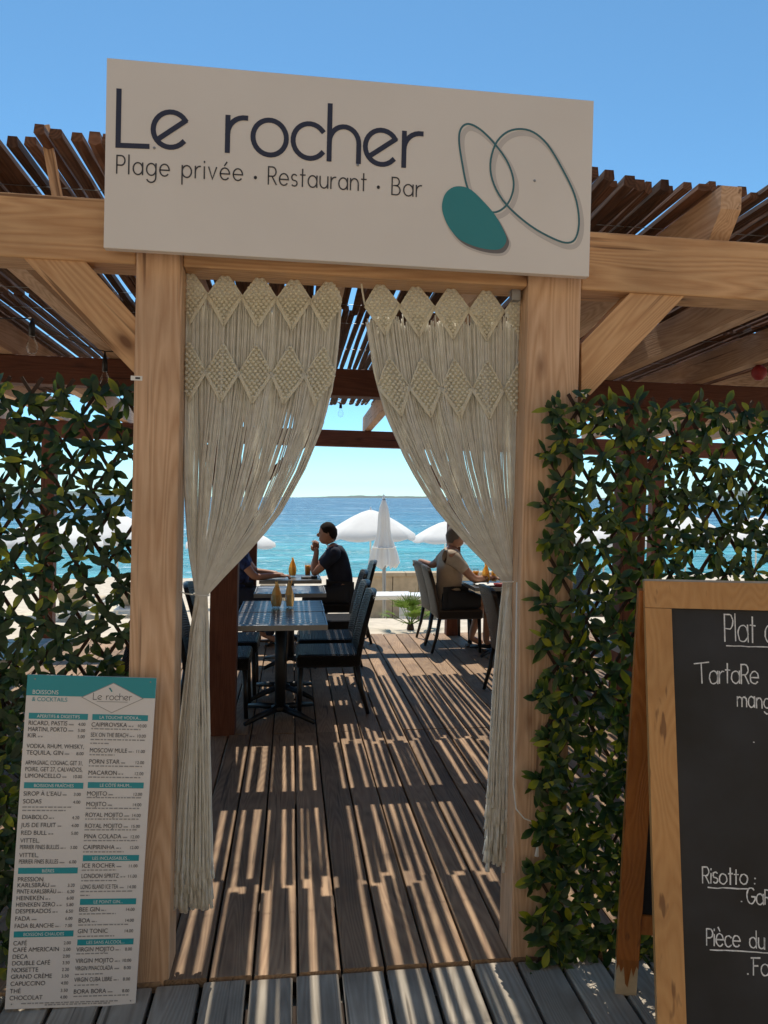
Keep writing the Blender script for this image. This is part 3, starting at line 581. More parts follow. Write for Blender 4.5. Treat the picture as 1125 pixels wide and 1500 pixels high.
# ================================================================== MACRAME CURTAINS
CYc = 2.60
def lerp(a, b, t): return a+(b-a)*t
def curtain(side, outer, inner, tie_y, bot, ends, seed, label):
    """outer / inner: [(py, px)...] photo edges from the rod to the tie; bot: (px0, px1, py) spread of the tail"""
    r = random.Random(seed); base = onY((outer[0][1]+inner[0][1])/2, outer[0][0], CYc); base.z = 2.27
    t = pthing('macrame_curtain', base, label, 'curtain', 'macrame curtains in the doorway')
    def pt(px, py, dy=0): p = onY(px, py, CYc+dy); return p-base
    oy, ox = zip(*outer); iy, ix = zip(*inner)
    def X(u, py): return lerp(np.interp(py, oy, ox), np.interp(py, iy, ix), u)
    y0 = oy[0]
    # the cords
    mb = MB(); tails = MB(); n = 300
    for i in range(n):
        u = (i+r.uniform(-.35, .35))/(n-1); u = min(1, max(0, u)); lay = r.uniform(-.012, .012); sw = r.uniform(-3, 3); ph = r.uniform(0, 6)
        pts = []; start = y0+r.uniform(36, 62)
        gu = u+.035*math.sin(u*37+seed)
        for k in range(15):
            py = lerp(start, tie_y, k/14); e = min(1, max(0, (py-y0-170)/120))
            uu = lerp(u, min(1, max(0, gu)), e)
            # inner cords sag more loosely
            pts.append(pt(X(uu, py)+sw*e*math.sin(math.pi*min(1, k/14)), py, lay*(1-k/14)+.012*math.sin(u*21)*math.sin(math.pi*k/14)))
        ub = r.random() if r.random() < .35 else u
        xe = lerp(bot[0], bot[1], ub)+r.uniform(-3, 3); ye = bot[2]+r.uniform(*ends)
        ang = u*9
        for k in range(1, 9):
            q = k/8; py = lerp(tie_y, ye, q); xx = lerp(lerp(outer[-1][1], inner[-1][1], u), xe, q**.75)+1.2*math.sin(ph+q*7)
            pts.append(pt(xx, py, lay*.8*q+.012*math.sin(ang+3*q)))
        mb.tube(pts, .0025, 5, False)
        a, b = pts[-1], pts[-2]; d = (a-b).normalized()
        tails.tube([a-d*.004, a+d*.010, a+d*(.032+r.uniform(0, .02))], [.0028, .0036, .0062+r.uniform(0, .002)], 6)
    tag(mb.build('cords', M['rope'], t), kind='stuff'); tag(tails.build('frayed_ends', M['rope'], t), kind='stuff')
    # knotted lozenges in two rows
    def lozenge(ca, cb_, pyt, pym, pyb, clip):
        cm = (ca+cb_)/2; mk = MB()
        def edge(py):
            if py < pym: return (py-pyt)/(pym-pyt)
            return 1-(py-pym)/(pyb-pym)
        def P2(a, py, dy): return pt(X(min(1.0, max(0, cm+a*(cb_-ca)/2)), py), py, dy)
        # cloth behind the knots
        rowsn = 10; vs = []; fs = []
        for j in range(rowsn+1):
            py = lerp(pyt, pyb, j/rowsn); e_ = max(.02, edge(py)); vs += [P2(-e_, py, -.010), P2(e_, py, -.010)]
        fs = [(2*j, 2*j+1, 2*j+3, 2*j+2) for j in range(rowsn)]; mk.add(vs, fs, True)
        st = 7.4; j = 0; py = pyt+4
        hw = abs(X(cb_, pym)-X(ca, pym))/2
        while py < pyb-4:
            e_ = edge(py)*.95; k = -12+(.5 if j % 2 else 0)
            while k < 12:
                a = k*st/hw
                if abs(a) <= e_ and 0 <= cm+a*(cb_-ca)/2 <= 1:
                    c = P2(a, py+r.uniform(-.6, .6), -.0165); mk.ell(c, (.0066, .0062, .0058), 6, 4, Matrix.Rotation(r.choice((-.6, .6)), 3, 'Y'))
                k += 1
            py += st*.62; j += 1
        for off in (0, 4.2):                               # double border cord along the lower edges
            for s_ in (-1, 1):
                pp = [P2(s_*(1-q), lerp(pym, pyb, q)+off-2, -.018) for q in (0, .2, .4, .6, .8, 1)]
                if all(0 <= cm+s_*(1-q)*(cb_-ca)/2 <= 1.001 for q in (0, 1)): mk.tube(pp, .0036, 6)
        for s_ in (-1, 1):
            if 0 <= cm+s_*(cb_-ca)/2 <= 1: mk.tube([P2(s_*(q), lerp(pyt, pym, q), -.016) for q in (0.04, .5, 1)], .003, 6)
        mk.build('knotted_lozenge', M['knot'], t)
    nlo = 5; ws = .222
    start = 0.0 if side == 'L' else -.11
    if side == 'L': cs = [(-.09+ws*k, -.09+ws*(k+1)) for k in range(5)]
    else: cs = [(-.115+ws*k, -.115+ws*(k+1)) for k in range(6)]
    sl_ = (408-394)/233 if side == 'L' else (424-412)/233
    for ca, cb_ in cs:
        m_ = min(1, max(0, (ca+cb_)/2)); dy = (inner[0][0]-outer[0][0])*m_
        lozenge(ca, cb_, y0+dy-2, y0+dy+34, y0+dy+76, None)
    for ca, cb_ in [(a, b) for a, b in cs]:
        m_ = min(1, max(0, (ca+cb_)/2)); dy = (inner[0][0]-outer[0][0])*m_*.5
        lozenge(ca, cb_, y0+dy+104, y0+dy+148, y0+dy+190, None)
    # tie cord round the waist, fixed to the post
    a = pt(outer[-1][1]-(4 if side == 'L' else -3), tie_y-1, -.02); b = pt(inner[-1][1]+(2 if side == 'L' else -2), tie_y+1, -.02)
    ring = []
    for k in range(17):
        q = 2*math.pi*k/16; c = (a+b)/2; ring.append(c+Vector(((b-a).x/2*math.cos(q), .020+.026*math.sin(q), (b-a).z/2*math.cos(q))))
    mb = MB().tube(ring, .003, 5, False)
    hook = pt(outer[-1][1]-(28 if side == 'L' else -34), tie_y-(8 if side == 'L' else 4), -.02)
    mb.tube([a, (a+hook)/2+Vector((0, 0, -.004)), hook], .0022, 5); mb.build('tie_cord', M['rope'], t)
    MB().tube([pt((outer[0][1])-3, y0-3, 0), pt(inner[0][1]+3, inner[0][0]-3, 0)], .006, 8).build('rod', M['pineX'], t)
    return t, pt
curtain('L', [(396, 274), (560, 272), (700, 272), (800, 277), (872, 287)],
        [(409, 503), (500, 496), (560, 489), (620, 474), (690, 443), (760, 404), (820, 352), (850, 322), (872, 303)], 872, (251, 310, 1282), (-28, 34), 4,
        'cream macrame curtain tied to the left post of the doorway')
tR, ptR = curtain('R', [(424, 763), (560, 760), (700, 757), (800, 757), (852, 757)],
        [(411, 529), (480, 537), (560, 551), (610, 566), (680, 599), (740, 636), (790, 678), (825, 712), (852, 737)], 852, (756, 713, 1205), (-58, 52), 9,
        'cream macrame curtain tied to the right post of the doorway')
MB().tube([ptR(*p, -.13) for p in ((757, 853), (755, 1000), (752, 1150), (756, 1185), (768, 1199), (781, 1204), (788, 1216), (788, 1235))], .0024, 6).build('loose_cord', M['rope'], tR)
MB().tube([ptR(*p, -.13) for p in ((788, 1233), (787, 1243), (786, 1254))], [.003, .0045, .008], 8).build('cord_tassel', M['rope'], tR)
#@@HEDGE
# ================================================================== LEAF SCREENS
def leaf_mesh(mb, L, W, pos=None, mat=None, young=0.0, curl=.25):
    """obovate plastic leaf, folded along the midrib"""
    rows = [(0, .10), (.25, .55), (.55, 1.0), (.8, .78), (1.0, .06)]; vs = []; c = []
    for t, wd in rows:
        z = -curl*L*t*t; e = W/2*wd
        for x, dz in ((-e, .18*e), (0, 0), (e, .18*e)):
            v = Vector((x, L*t, z+dz)); vs.append(v if mat is None else mat@v+pos); c.append(min(1, max(0, young+.36*t*t+(.10 if abs(x) > 0 else 0))))
    fs = []
    for i in range(4):
        b = i*3; fs += [(b, b+1, b+4, b+3), (b+1, b+2, b+5, b+4)]
    mb.add(vs, fs, True, c)
LEAFV = []
rl = random.Random(21)
for k in range(12):
    mb = MB(); leaf_mesh(mb, rl.uniform(.044, .068), rl.uniform(.019, .030), young=(0, .05, .1, .02, .45, .12)[k % 6], curl=rl.uniform(.1, .5)); LEAFV.append(mb.mesh('leaf', M['leaf']))
def leaf_screen(x0, x1, z0, z1, Y, vis, seed, label, dens):
    r = random.Random(seed); base = Vector(((x0+x1)/2, Y, z0)); t = pthing('leaf_screen', base, label, 'hedge screen', 'artificial leaf screens beside the doorway')
    W, H = x1-x0, z1-z0; px_, pz_ = .098, .156
    # crossed laths, every one a piece, riveted in two layers
    for s_, yy in ((1, .0), (-1, .007)):
        k = -int(H/pz_)-2
        while k < int(W/px_)+int(H/pz_)+3:
            # line: x = k*px + s*(z)*px/pz
            pts = []
            xa = k*px_ if s_ > 0 else k*px_; za = 0; slope = s_*px_/pz_
            if s_ > 0: lo, hi = (0-xa)/slope, (W-xa)/slope
            else: lo, hi = (W-xa)/slope, (0-xa)/slope
            lo, hi = max(0, lo), min(H, hi)
            if hi-lo > .05:
                a = Vector((xa+slope*lo-W/2, yy, lo)); b = Vector((xa+slope*hi-W/2, yy, hi)); d = (b-a).normalized(); L = (b-a).length+.036; ang = math.atan2(d.x, d.z)
                MB().box((0, 0, 0), (.011, .006, L)).build('lath', M['lath'], t, (a+b)/2, (0, ang, 0))
            k += 1
    # sprigs at the crossings
    cand = []
    nz_, nx_ = int(H/(pz_/2)), int(W/(px_/2))
    for j in range(nz_+1):
        for i in range(nx_+1):
            if (i+j) % 2: continue
            x, z = i*px_/2-W/2, j*pz_/2
            d = dens(z)
            c = Vector((x+r.uniform(-.012, .012), -.012, z+r.uniform(-.015, .015)))
            n = int(d)+(1 if r.random() < d % 1 else 0)
            a0 = r.uniform(0, 6.28)
            for q in range(n):
                az = a0+q*6.283/max(1, n)+r.uniform(-.5, .5); tilt = r.uniform(-.25, .95)
                dirv = Vector((math.cos(az), -math.sin(tilt)*.9, math.sin(az)-.12)).normalized()
                up = Vector((r.uniform(-.35, .35), -1, r.uniform(.0, .7))).normalized()
                sx = dirv.cross(up).normalized(); nn = sx.cross(dirv).normalized()
                rot = Matrix((sx, dirv, nn)).transposed()
                cand.append((c+Vector((r.uniform(-.022, .022), r.uniform(-.03, .004), r.uniform(-.026, .026))), rot, r.random()))
    def seen(c): p = c[0]+base; return vis[0] <= p.x <= vis[1]
    order = sorted(range(len(cand)), key=lambda i: (not seen(cand[i]), cand[i][0].y+r.uniform(0, .012)))
    mb = MB()
    for n_, i in enumerate(order):
        p, rot, q = cand[i]; k = int(q*12) % 12
        if n_ < 298:
            link('leaf', LEAFV[k], t, p, rot.to_euler())
        else:
            rq = random.Random(i); leaf_mesh(mb, rq.choice((.032, .042, .052, .060, .068))*rq.uniform(.9, 1.1), rq.uniform(.014, .027), p, rot, young=(0, .08, .16, .04, .5, .2, .02, .1, 0)[i % 9]+rq.uniform(0, .12), curl=rq.uniform(.1, .5))
    tag(mb.build('leaves', M['leaf'], t), kind='stuff')
    print('leaves', len(cand)); return t, base
dn = lambda z: 14.5 if z > 1.0 else (21 if z > .6 else 24)
dnR = lambda z: 17 if z > 1.0 else (23 if z > .6 else 25)
hL, bL = leaf_screen(-1.75, -.545, -.01, 1.90, 2.60, (-1.02, -.5), 31, 'artificial leaf trellis screen left of the doorway behind the drinks menu', dn)
hR, bR = leaf_screen(.815, 2.6, -.01, 1.90, 2.478, (.78, 1.68), 32, 'artificial leaf trellis screen right of the doorway behind the chalkboard', dnR)
for h, b, (x, y) in ((hL, bL, (200, 554)), (hR, bR, (852, 578))):
    p = onY(x, y, 2.455)-b; MB().box(p, (.034, .004, .014)).build('mounting_clip', M['white_plastic'], h)
    MB().box(p+Vector((.004, -.0025, 0)), (.014, .001, .006)).build('clip_print', M['ink'], h)

# ================================================================== DRINKS MENU
mBL, mBR = onZ(5, 1484, -.006), onZ(200, 1467, -.006)
def plane_hit(px, py, o, nrm): d = Vector(ray(px, py)); c = Vector(CAM); return c+d*((o-c).dot(nrm)/d.dot(nrm))
eu = (mBR-mBL).normalized(); best = None
for k in range(2, 5):
    a = RAD(k*.5); back = Vector((-eu.y, eu.x, 0)).normalized(); back = back if back.y > 0 else -back
    upv = Vector((0, 0, math.cos(a)))+back*math.sin(a); nr = eu.cross(upv)
    tl, tr = plane_hit(42, 990, mBL, nr), plane_hit(228, 990, mBL, nr)
    err = abs((tr-tl).length-(mBR-mBL).length)
    if best is None or err < best[0]: best = (err, a, upv.copy(), nr.copy(), tl, tr)
err, a_m, mup, mnr, mTL, mTR = best
ML = ((mTL-mBL).dot(mup)+(mTR-mBR).dot(mup))/2; MW = ((mBR-mBL).length+(mTR-mTL).length)/2
sh_ = ((mTL-mBL).dot(eu)+(mTR-mBR).dot(eu))/2                     # the panel is also turned a little in its own plane
ev = (mup*ML+eu*sh_).normalized(); en = eu.cross(ev).normalized(); eu2 = ev.cross(en).normalized()
print('menu lean', math.degrees(a_m), ML, MW, sh_)
menu = thing('menu_board', (mBL+mBR)/2, (0, 0, 0), 'tall white drinks price list panel leaning against the left leaf screen', 'menu board')
mo = (mBL+mBR)/2
def mfr(u, t, lift):                                               # u 0..1 across, t 0..1 down
    return ((mBL+mBR)/2-mo)+eu2*((u-.5)*MW)+ev*(ML*(1-t))+en*lift
nsg = 1 if en.y < 0 else -1
def mq(u0_, u1_, t0, t1, lift): return [mfr(u0_, t0, nsg*lift), mfr(u0_, t1, nsg*lift), mfr(u1_, t1, nsg*lift), mfr(u1_, t0, nsg*lift)]
q0 = mq(0, 1, 0, 1, 0); q1 = mq(0, 1, 0, 1, -.006)
MB().add(q0+q1, [(0, 1, 2, 3), (7, 6, 5, 4), (0, 4, 5, 1), (1, 5, 6, 2), (2, 6, 7, 3), (3, 7, 4, 0)]).build('panel', M['menu_white'], menu)
def mbar(u0_, u1_, t0, t1, mat, name, lift=.0006): return MB().add(mq(u0_, u1_, t0, t1, lift), [(0, 1, 2, 3)]).build(name, mat, menu)
_dg = None
def text_mesh(txt):
    """outline text from the built-in font: verts normalised to cap height 1, and its width"""
    cu = bpy.data.curves.new('t', 'FONT'); cu.body = txt; cu.size = 1; o = bpy.data.objects.new('t', cu)
    me = bpy.data.meshes.new_from_object(o); bpy.data.objects.remove(o); bpy.data.curves.remove(cu)
    vs = [(v.co.x/.70, v.co.y/.70) for v in me.vertices]; fs = [tuple(p.vertices) for p in me.polygons]; bpy.data.meshes.remove(me)
    return vs, fs, max([v[0] for v in vs], default=0)
def mtext(mb, txt, u0_, u1_, tb, cap, lift=.0012, fit='left', maxw=None):
    vs, fs, wd = text_mesh(txt)
    if wd == 0: return u0_
    capu = cap*ML/MW*.92; sx = capu
    room = (u1_-u0_)
    if wd*sx > room: sx = room/wd
    s0 = u0_ if fit == 'left' else (u1_-wd*sx if fit == 'right' else (u0_+u1_)/2-wd*sx/2)
    mb.add([mfr(s0+x*sx, tb-y*cap, nsg*lift) for x, y in vs], fs); return s0+wd*sx
def T_(y): return (y-57)/(1435-57)
mbar(0, 1, 0, T_(143), M['cyan'], 'header_band')
dc = (.665, T_(145)); dw, dh = .245, .0465
def dia(k, lift, mat, name): MB().add([mfr(dc[0]-dw*k, dc[1], nsg*lift), mfr(dc[0], dc[1]+dh*k, nsg*lift), mfr(dc[0]+dw*k, dc[1], nsg*lift), mfr(dc[0], dc[1]-dh*k, nsg*lift)], [(0, 1, 2, 3)]).build(name, mat, menu)
dia(1.0, .0010, M['grey_ink'], 'badge_border'); dia(.95, .0014, M['menu_white'], 'badge')
ink, white, tealt, small = MB(), MB(), MB(), MB()
mtext(white, 'BOISSONS', .045, .32, T_(136), .0125); mtext(tealt, '& COCKTAILS', .045, .39, T_(166), .0125)
st, tot = text_strokes('LE rochEr', .26); lw = .30/tot
for ch, ss in st:
    for s in ss:
        ribbon(ink, [(p[0], p[1]) for p in s], .13, lambda u, v, l: mfr(dc[0]-.15+u*lw, dc[1]+.006-v*.0125, nsg*l), .002)
mbar(dc[0]-.12, dc[0]+.12, T_(160), T_(162.5), M['grey_ink'], 'badge_rule', .002)
MB().add([mfr(dc[0]+du, dc[1]+dt, nsg*.002) for du, dt in ((-.035, -.030), (-.022, -.031), (-.002, -.020), (-.012, -.018))], [(0, 1, 2, 3)]).build('badge_leaf', M['teal'], menu)
rm = random.Random(2)
def fine(u0_, u1_, y):
    u = u0_
    while u < u1_:
        wd = rm.uniform(.012, .04); e = min(u1_, u+wd); small.add(mq(u, e, T_(y-3.2), T_(y+1.6), .0012), [(0, 1, 2, 3)]); u = e+.008
def item(col, y, name, price, note='', cap=.0130):
    a, b = ((.03, .468), (.513, .945))[col]; t = T_(y+7)
    right = b-(.075 if price else 0)-(.01 if price else 0)
    e = mtext(ink, name, a, min(right, b)-(.055 if note else 0), t, cap)
    if note: fine(e+.012, e+.05, y+4)
    if price: mtext(ink, price, b-.085, b, t, .0095, fit='right')
def head(col, y, txt):
    a, b = ((.03, .483), (.517, .953))[col]; mbar(a, b, T_(y-13), T_(y+12), M['cyan'], 'heading_bar'); hm = MB(); mtext(hm, txt, a+.04, b-.04, T_(y+6), .0095, fit='mid'); hm.build('heading_text', M['paper'], menu)
LEFT = [(228, 'APERITIFS & DIGESTIFS'), (258, 'RICARD, PASTIS', '4.00', 1), (284, 'MARTINI, PORTO', '5.00', 1), (310, 'KIR', '5.00', 1), (354, 'VODKA, RHUM, WHISKY,', ''), (381, 'TEQUILA, GIN', '8.00', 1),
 (423, 'ARMAGNAC, COGNAC, GET 31,', ''), (450, 'POIRE, GET 27, CALVADOS,', ''), (477, 'LIMONCELLO', '10.00', 1), (516, 'BOISSONS FRAÎCHES'), (551, "SIROP À L'EAU", '3.00', 1), (583, 'SODAS', '4.00'), (648, 'DIABOLO', '4.20', 1), (681, 'JUS DE FRUIT', '4.00', 1),
 (713, 'RED BULL', '5.00', 1), (745, 'VITTEL,', ''), (772, 'PERRIER FINES BULLES', '3.00', 1), (805, 'VITTEL,', ''), (832, 'PERRIER FINES BULLES', '6.00', 1), (869, 'BIÈRES'), (905, 'PRESSION', ''), (929, 'KARLSBRÄU', '3.20', 1), (955, 'PINTE KARLSBRÄU', '6.20', 1),
 (982, 'HEINEKEN', '6.00', 1), (1009, 'HEINEKEN ZERO', '5.80', 1), (1036, 'DESPERADOS', '6.50', 1), (1066, 'FADA', '6.00', 1), (1096, 'FADA BLANCHE', '7.00', 1), (1130, 'BOISSONS CHAUDES'), (1167, 'CAFÉ', '2.00'), (1194, 'CAFÉ AMERICAIN', '2.00'), (1222, 'DECA', '2.00'),
 (1249, 'DOUBLE CAFÉ', '3.50'), (1277, 'NOISETTE', '2.20'), (1304, 'GRAND CRÈME', '3.50'), (1333, 'CAPUCCINO', '4.00'), (1363, 'THÉ', '3.50'), (1391, 'CHOCOLAT', '4.00')]
RIGHT = [(228, 'LA TOUCHE VODKA...'), (260, 'CAIPIROVSKA', '10.00', 1), (303, 'SEX ON THE BEACH', '10.00', 1), (368, 'MOSCOW MULE', '11.00', 1), (415, 'PORN STAR', '12.00', 1), (462, 'MACARON', '12.00', 1), (513, 'LE CÔTÉ RHUM...'), (549, 'MOJITO', '12.00', 1), (593, 'MOJITO', '14.00', 1),
 (638, 'ROYAL MOJITO', '14.00', 1), (684, 'ROYAL MOJITO', '15.00', 1), (728, 'PINA COLADA', '12.00', 1), (773, 'CAIPIRINHA', '12.00', 1), (818, 'LES INCLASSABLES...'), (850, 'ICE ROCHER', '11.00', 1), (893, 'LONDON SPRITZ', '11.00', 1), (938, 'LONG ISLAND ICE TEA', '14.00', 1),
 (1000, 'LE POINT GIN...'), (1032, 'BEE GIN', '14.00', 1), (1078, 'BOA', '14.00', 1), (1122, 'GIN TONIC', '14.00'), (1168, 'LES SANS ALCOOL...'), (1198, 'VIRGIN MOJITO', '8.00', 1), (1245, 'VIRGIN MOJITO', '10.00', 1), (1276, 'VIRGIN PINACOLADA', '8.00', 1), (1323, 'VIRGIN CUBA LIBRE', '8.00', 1), (1372, 'BORA BORA', '8.00', 1)]
for col, rows in ((0, LEFT), (1, RIGHT)):
    for rw in rows:
        if len(rw) == 2: head(col, *rw)
        else: item(col, rw[0], rw[1], rw[2], 'x' if len(rw) > 3 else '')
for y, e in ((606, .40), (620, .36)): fine(.03, e, y)
for y, e in ((277, .90), (322, .945), (338, .66), (386, .71), (433, .93), (480, .93), (565, .94), (610, .93), (655, .93), (700, .92), (745, .93), (792, .83), (868, .78), (912, .79), (957, .92), (973, .59), (1050, .80), (1096, .91), (1143, .80), (1215, .76), (1300, .73), (1345, .70), (1391, .94)): fine(.515, e, y)
fine(.12, .86, 1414); fine(.3, .8, 1422)
white.build('title_text', M['paper'], menu)
for mb, mt, nm in ((ink, 'ink', 'menu_text'), (tealt, 'cyan', 'title_text'), (small, 'grey_ink', 'fine_print')): tag(mb.build(nm, M[mt], menu), kind='stuff' if nm in ('fine_print', 'menu_text') else None)
for u, t in ((.06, .012), (.955, .012), (.05, .985), (.96, .985)): MB().add([mfr(u+.006*math.cos(k), t+.0025*math.sin(k), nsg*.002) for k in (0, 1.05, 2.1, 3.14, 4.2, 5.24)], [tuple(range(6))]).build('screw', M['steel'], menu)

# ================================================================== CHALKBOARD
BT = onYw(944, 851, 2.0); BB = onYw(961, 1492, 1.775)
br_ = Vector((math.cos(RAD(15)), -math.sin(RAD(15)), 0)); dn_ = (BB-BT); dn_ = (dn_-br_*dn_.dot(br_)).normalized(); bn = br_.cross(-dn_).normalized()   # bn towards the viewer
if bn.y > 0: bn = -bn
HL = (BT.z+.008)/-dn_.z; BWd = .64
board = thing('chalkboard', (BT.x+.3, 2.0, -.008), (0, 0, 0), 'folding wooden chalkboard stand with handwritten dishes at the right edge', 'chalkboard')
bo = Vector(board.location)
def bfr(u, v, lift): return BT-bo+br_*u+dn_*v+bn*lift       # u right, v down (metres)
def slab(u0_, u1_, v0, v1, l0, l1, mat, name):
    vs = [bfr(u, v, l) for l in (l0, l1) for u, v in ((u0_, v0), (u1_, v0), (u1_, v1), (u0_, v1))]
    return MB().add(vs, [(0, 1, 2, 3), (7, 6, 5, 4), (0, 4, 5, 1), (1, 5, 6, 2), (2, 6, 7, 3), (3, 7, 4, 0)]).build(name, mat, board)
SW = .0685
slab(0, BWd, 0, .072, -.026, .0, M['varnish'], 'top_rail'); slab(0, SW, .0735, HL, -.026, 0, M['varnish'], 'stile'); slab(BWd-SW, BWd, .0735, HL, -.026, 0, M['varnish'], 'stile')
slab(SW, BWd-SW, 1.13, 1.19, -.024, -.002, M['varnish'], 'bottom_rail'); slab(SW-.002, BWd-SW+.002, .070, 1.132, -.018, -.008, M['slate'], 'slate')
slab(.0, BWd, -.006, -.0005, -.028, -.002, M['metal'], 'top_edge')
# rear legs
rf = onZ(908, 1453, -.008); top = BT-bo+bn*-.03+dn_*.02+br_*.018
rdn = (rf-bo)+br_*.012-top
rd = rdn.normalized(); rn = br_.cross(-rd).normalized(); rn = rn if rn.y < 0 else -rn
def rleg(u0_, u1_, f0, f1, th_, mat, name, l0=0):
    vs = [top+br_*(u-.03)+rdn*f+rn*(l-th_/2) for l in (l0, l0+th_) for u, f in ((u0_, f0), (u1_, f0), (u1_, f1), (u0_, f1))]
    return MB().add(vs, [(0, 1, 2, 3), (7, 6, 5, 4), (0, 4, 5, 1), (1, 5, 6, 2), (2, 6, 7, 3), (3, 7, 4, 0)]).build(name, mat, board)
for u in (0, BWd-.075):
    L1 = rleg(u, u+.067, 0, .905, .026, M['varnish_dark'], 'rear_leg'); rleg(u+.001, u+.066, .905, 1.0, .025, M['barewood'], 'worn_foot')
    dp = [(0, .90), (.067, .90), (.067, .925), (.060, .915), (.052, .945), (.045, .92), (.037, .975), (.029, .965), (.022, .918), (.014, .935), (.007, .912), (0, .93)]       # varnish runs over the bare foot
    MB().add([top+br_*(u+a_-.03)+rdn*f_+rn*.0145 for a_, f_ in dp], [tuple(range(len(dp)))]).build('varnish_run', M['varnish_dark'], board)
rleg(.067, BWd-.075, .78, .83, .02, M['varnish_dark'], 'rear_rail'); rleg(.067, BWd-.075, .02, .78, .006, M['slate'], 'rear_slate')
# chalk writing
bpo, bpn = BT, bn
def bp(x, y):
    h = plane_hit(x, y, BT+bn*-.008, bn)-BT; return Vector((h.dot(br_), h.dot(dn_)))
jr = random.Random(8)
def chalk(txt, a, b, xh_px, gap=.3, slant=.06, wst=.0031):
    st, tot = text_strokes(txt, gap); A, B = bp(*a), bp(*b); s = (B.x-A.x)/tot; slope = (B.y-A.y)/(B.x-A.x); xh_ = bp(a[0], a[1]).y-bp(a[0], a[1]-xh_px).y
    mb = MB()
    for ch, ss in st:
        j = (jr.uniform(-.06, .06), jr.uniform(.92, 1.08))
        for q in ss:
            pts = [(A.x+(p[0]+slant*p[1]+jr.uniform(-.025, .025))*s, A.y+(p[0]*s)*slope-(p[1]*j[1]+j[0]+jr.uniform(-.025, .025))*xh_) for p in q]
            ribbon(mb, pts, wst, bfr, -.0073, jr, .25)
    mb.build('chalk_word', M['chalk'], board)
def cline(a, b):
    A, B = bp(*a), bp(*b); mb = MB(); ribbon(mb, [A.lerp(B, k/8)+Vector((0, jr.uniform(-.001, .001))) for k in range(9)],   .0028, bfr, -.0073, jr, .25); mb.build('chalk_underline', M['chalk'], board)
chalk('Plat', (1062, 939), (1107, 941), 25, .22, .05); chalk('d', (1121, 941), (1135, 942), 24); cline((1064, 946), (1150, 949))
chalk('TartaRe', (1018, 1001), (1111, 1001), 18, .2, .06); chalk('mang', (1080, 1035), (1128, 1037), 15, .3)
chalk('Risotto', (1029, 1293), (1095, 1296), 15, .22); chalk(':', (1103, 1296), (1107, 1296), 14); cline((1037, 1300), (1095, 1302))
chalk('.', (1085, 1322), (1088, 1322), 14); chalk('GaR', (1094, 1323), (1130, 1325), 15, .25)
chalk('Pièce', (1035, 1384), (1084, 1387), 17, .22); chalk('du', (1098, 1388), (1120, 1390), 16, .28); cline((1040, 1391), (1130, 1396))
chalk('.', (1094, 1428), (1097, 1428), 14); chalk('Fa', (1102, 1428), (1127, 1430), 17, .25); chalk('.', (1103, 1088), (1106, 1088), 12)
#@@FURN
# ================================================================== FURNITURE
def curved_back(z0, z1, x0, x1, w0, w1, th):
    """backrest shell: leaning, dished, rounded top corners"""
    nu, nv = 8, 8; front = []; back = []
    for j in range(nv+1):
        t = j/nv; z = lerp(z0, z1, t); x = x0+(x1-x0)*t**1.25; wd = lerp(w0, w1, t)/2
        if t > .86: wd *= math.sqrt(max(0, 1-((t-.86)/.14)**2*.16))
        for i in range(nu+1):
            u = -1+2*i/nu; dz = -.020*abs(u)**4*(t**3); dish = -.022*(1-u*u)
            front.append((x+dish+th/2, u*wd, z+dz)); back.append((x+dish-th/2, u*wd, z+dz))
    n = len(front); fs = []
    for j in range(nv):
        for i in range(nu):
            a = j*(nu+1)+i; fs += [(a, a+1, a+nu+2, a+nu+1), (n+a+nu+1, n+a+nu+2, n+a+1, n+a)]
    for j in range(nv):
        a = j*(nu+1); fs += [(a, a+nu+1, n+a+nu+1, n+a)]; a += nu; fs += [(a+nu+1, a, n+a, n+a+nu+1)]
    for i in range(nu): a = i; fs += [(a+1, a, n+a, n+a+1)]; a = nv*(nu+1)+i; fs += [(a, a+1, n+a+1, n+a)]
    return MB().add(front+back, fs, True)
def make_chair(mat):
    t = thing('woven_chair')
    MB().box((.01, 0, .385), (.46, .45, .095), None, .022).build('seat', mat, t)
    curved_back(.36, .87, -.195, -.31, .445, .425, .036).build('backrest', mat, t)
    for sx, sy in ((1, 1), (1, -1), (-1, 1), (-1, -1)):
        if sx > 0: pts = [(.205, sy*.195, .35), (.215, sy*.20, .001)]
        else: pts = [(-.195, sy*.195, .36), (-.225, sy*.198, .18), (-.275, sy*.20, .001)]
        MB().tube(pts, [.020, .015] if sx > 0 else [.020, .018, .014], 8).build('leg', M['leg_black'], t)
    return t
def make_table(lx=.64, ly=.60, h=.69):
    t = thing('pedestal_table')
    top = MB().box((0, 0, h-.02), (lx-.014, ly-.014, .028), None, .003).build('tabletop', M['tabletop'], t)
    nsl = 6
    for k in range(nsl): MB().box((0, -ly/2+.012+(k+.5)*(ly-.024)/nsl, h-.003), (lx-.03, (ly-.024)/nsl-.004, .008), None, .0015).build('slat', M['tabletop'], top)
    e = MB()
    for sx in (-1, 1): e.box((sx*(lx/2-.004), 0, h-.016), (.008, ly-.0165, .036))
    for sy in (-1, 1): e.box((0, sy*(ly/2-.004), h-.016), (lx, .008, .036))
    e.build('edge_trim', M['steel'], top)
    MB().tube([(0, 0, .05), (0, 0, h-.034)], .038, 12).build('column', M['iron'], t)
    MB().lathe([(0, .075), (.06, .075), (.062, .045), (0, .045)], n=12).build('hub', M['iron'], t)
    for k in range(4):
        a = math.pi/4+k*math.pi/2; d = Vector((math.cos(a), math.sin(a), 0)); MB().tube([d*.03+Vector((0, 0, .058)), d*.2+Vector((0, 0, .042)), d*.33+Vector((0, 0, .016))], [.026, .022, .015], 6).build('foot', M['iron'], t)
    return t
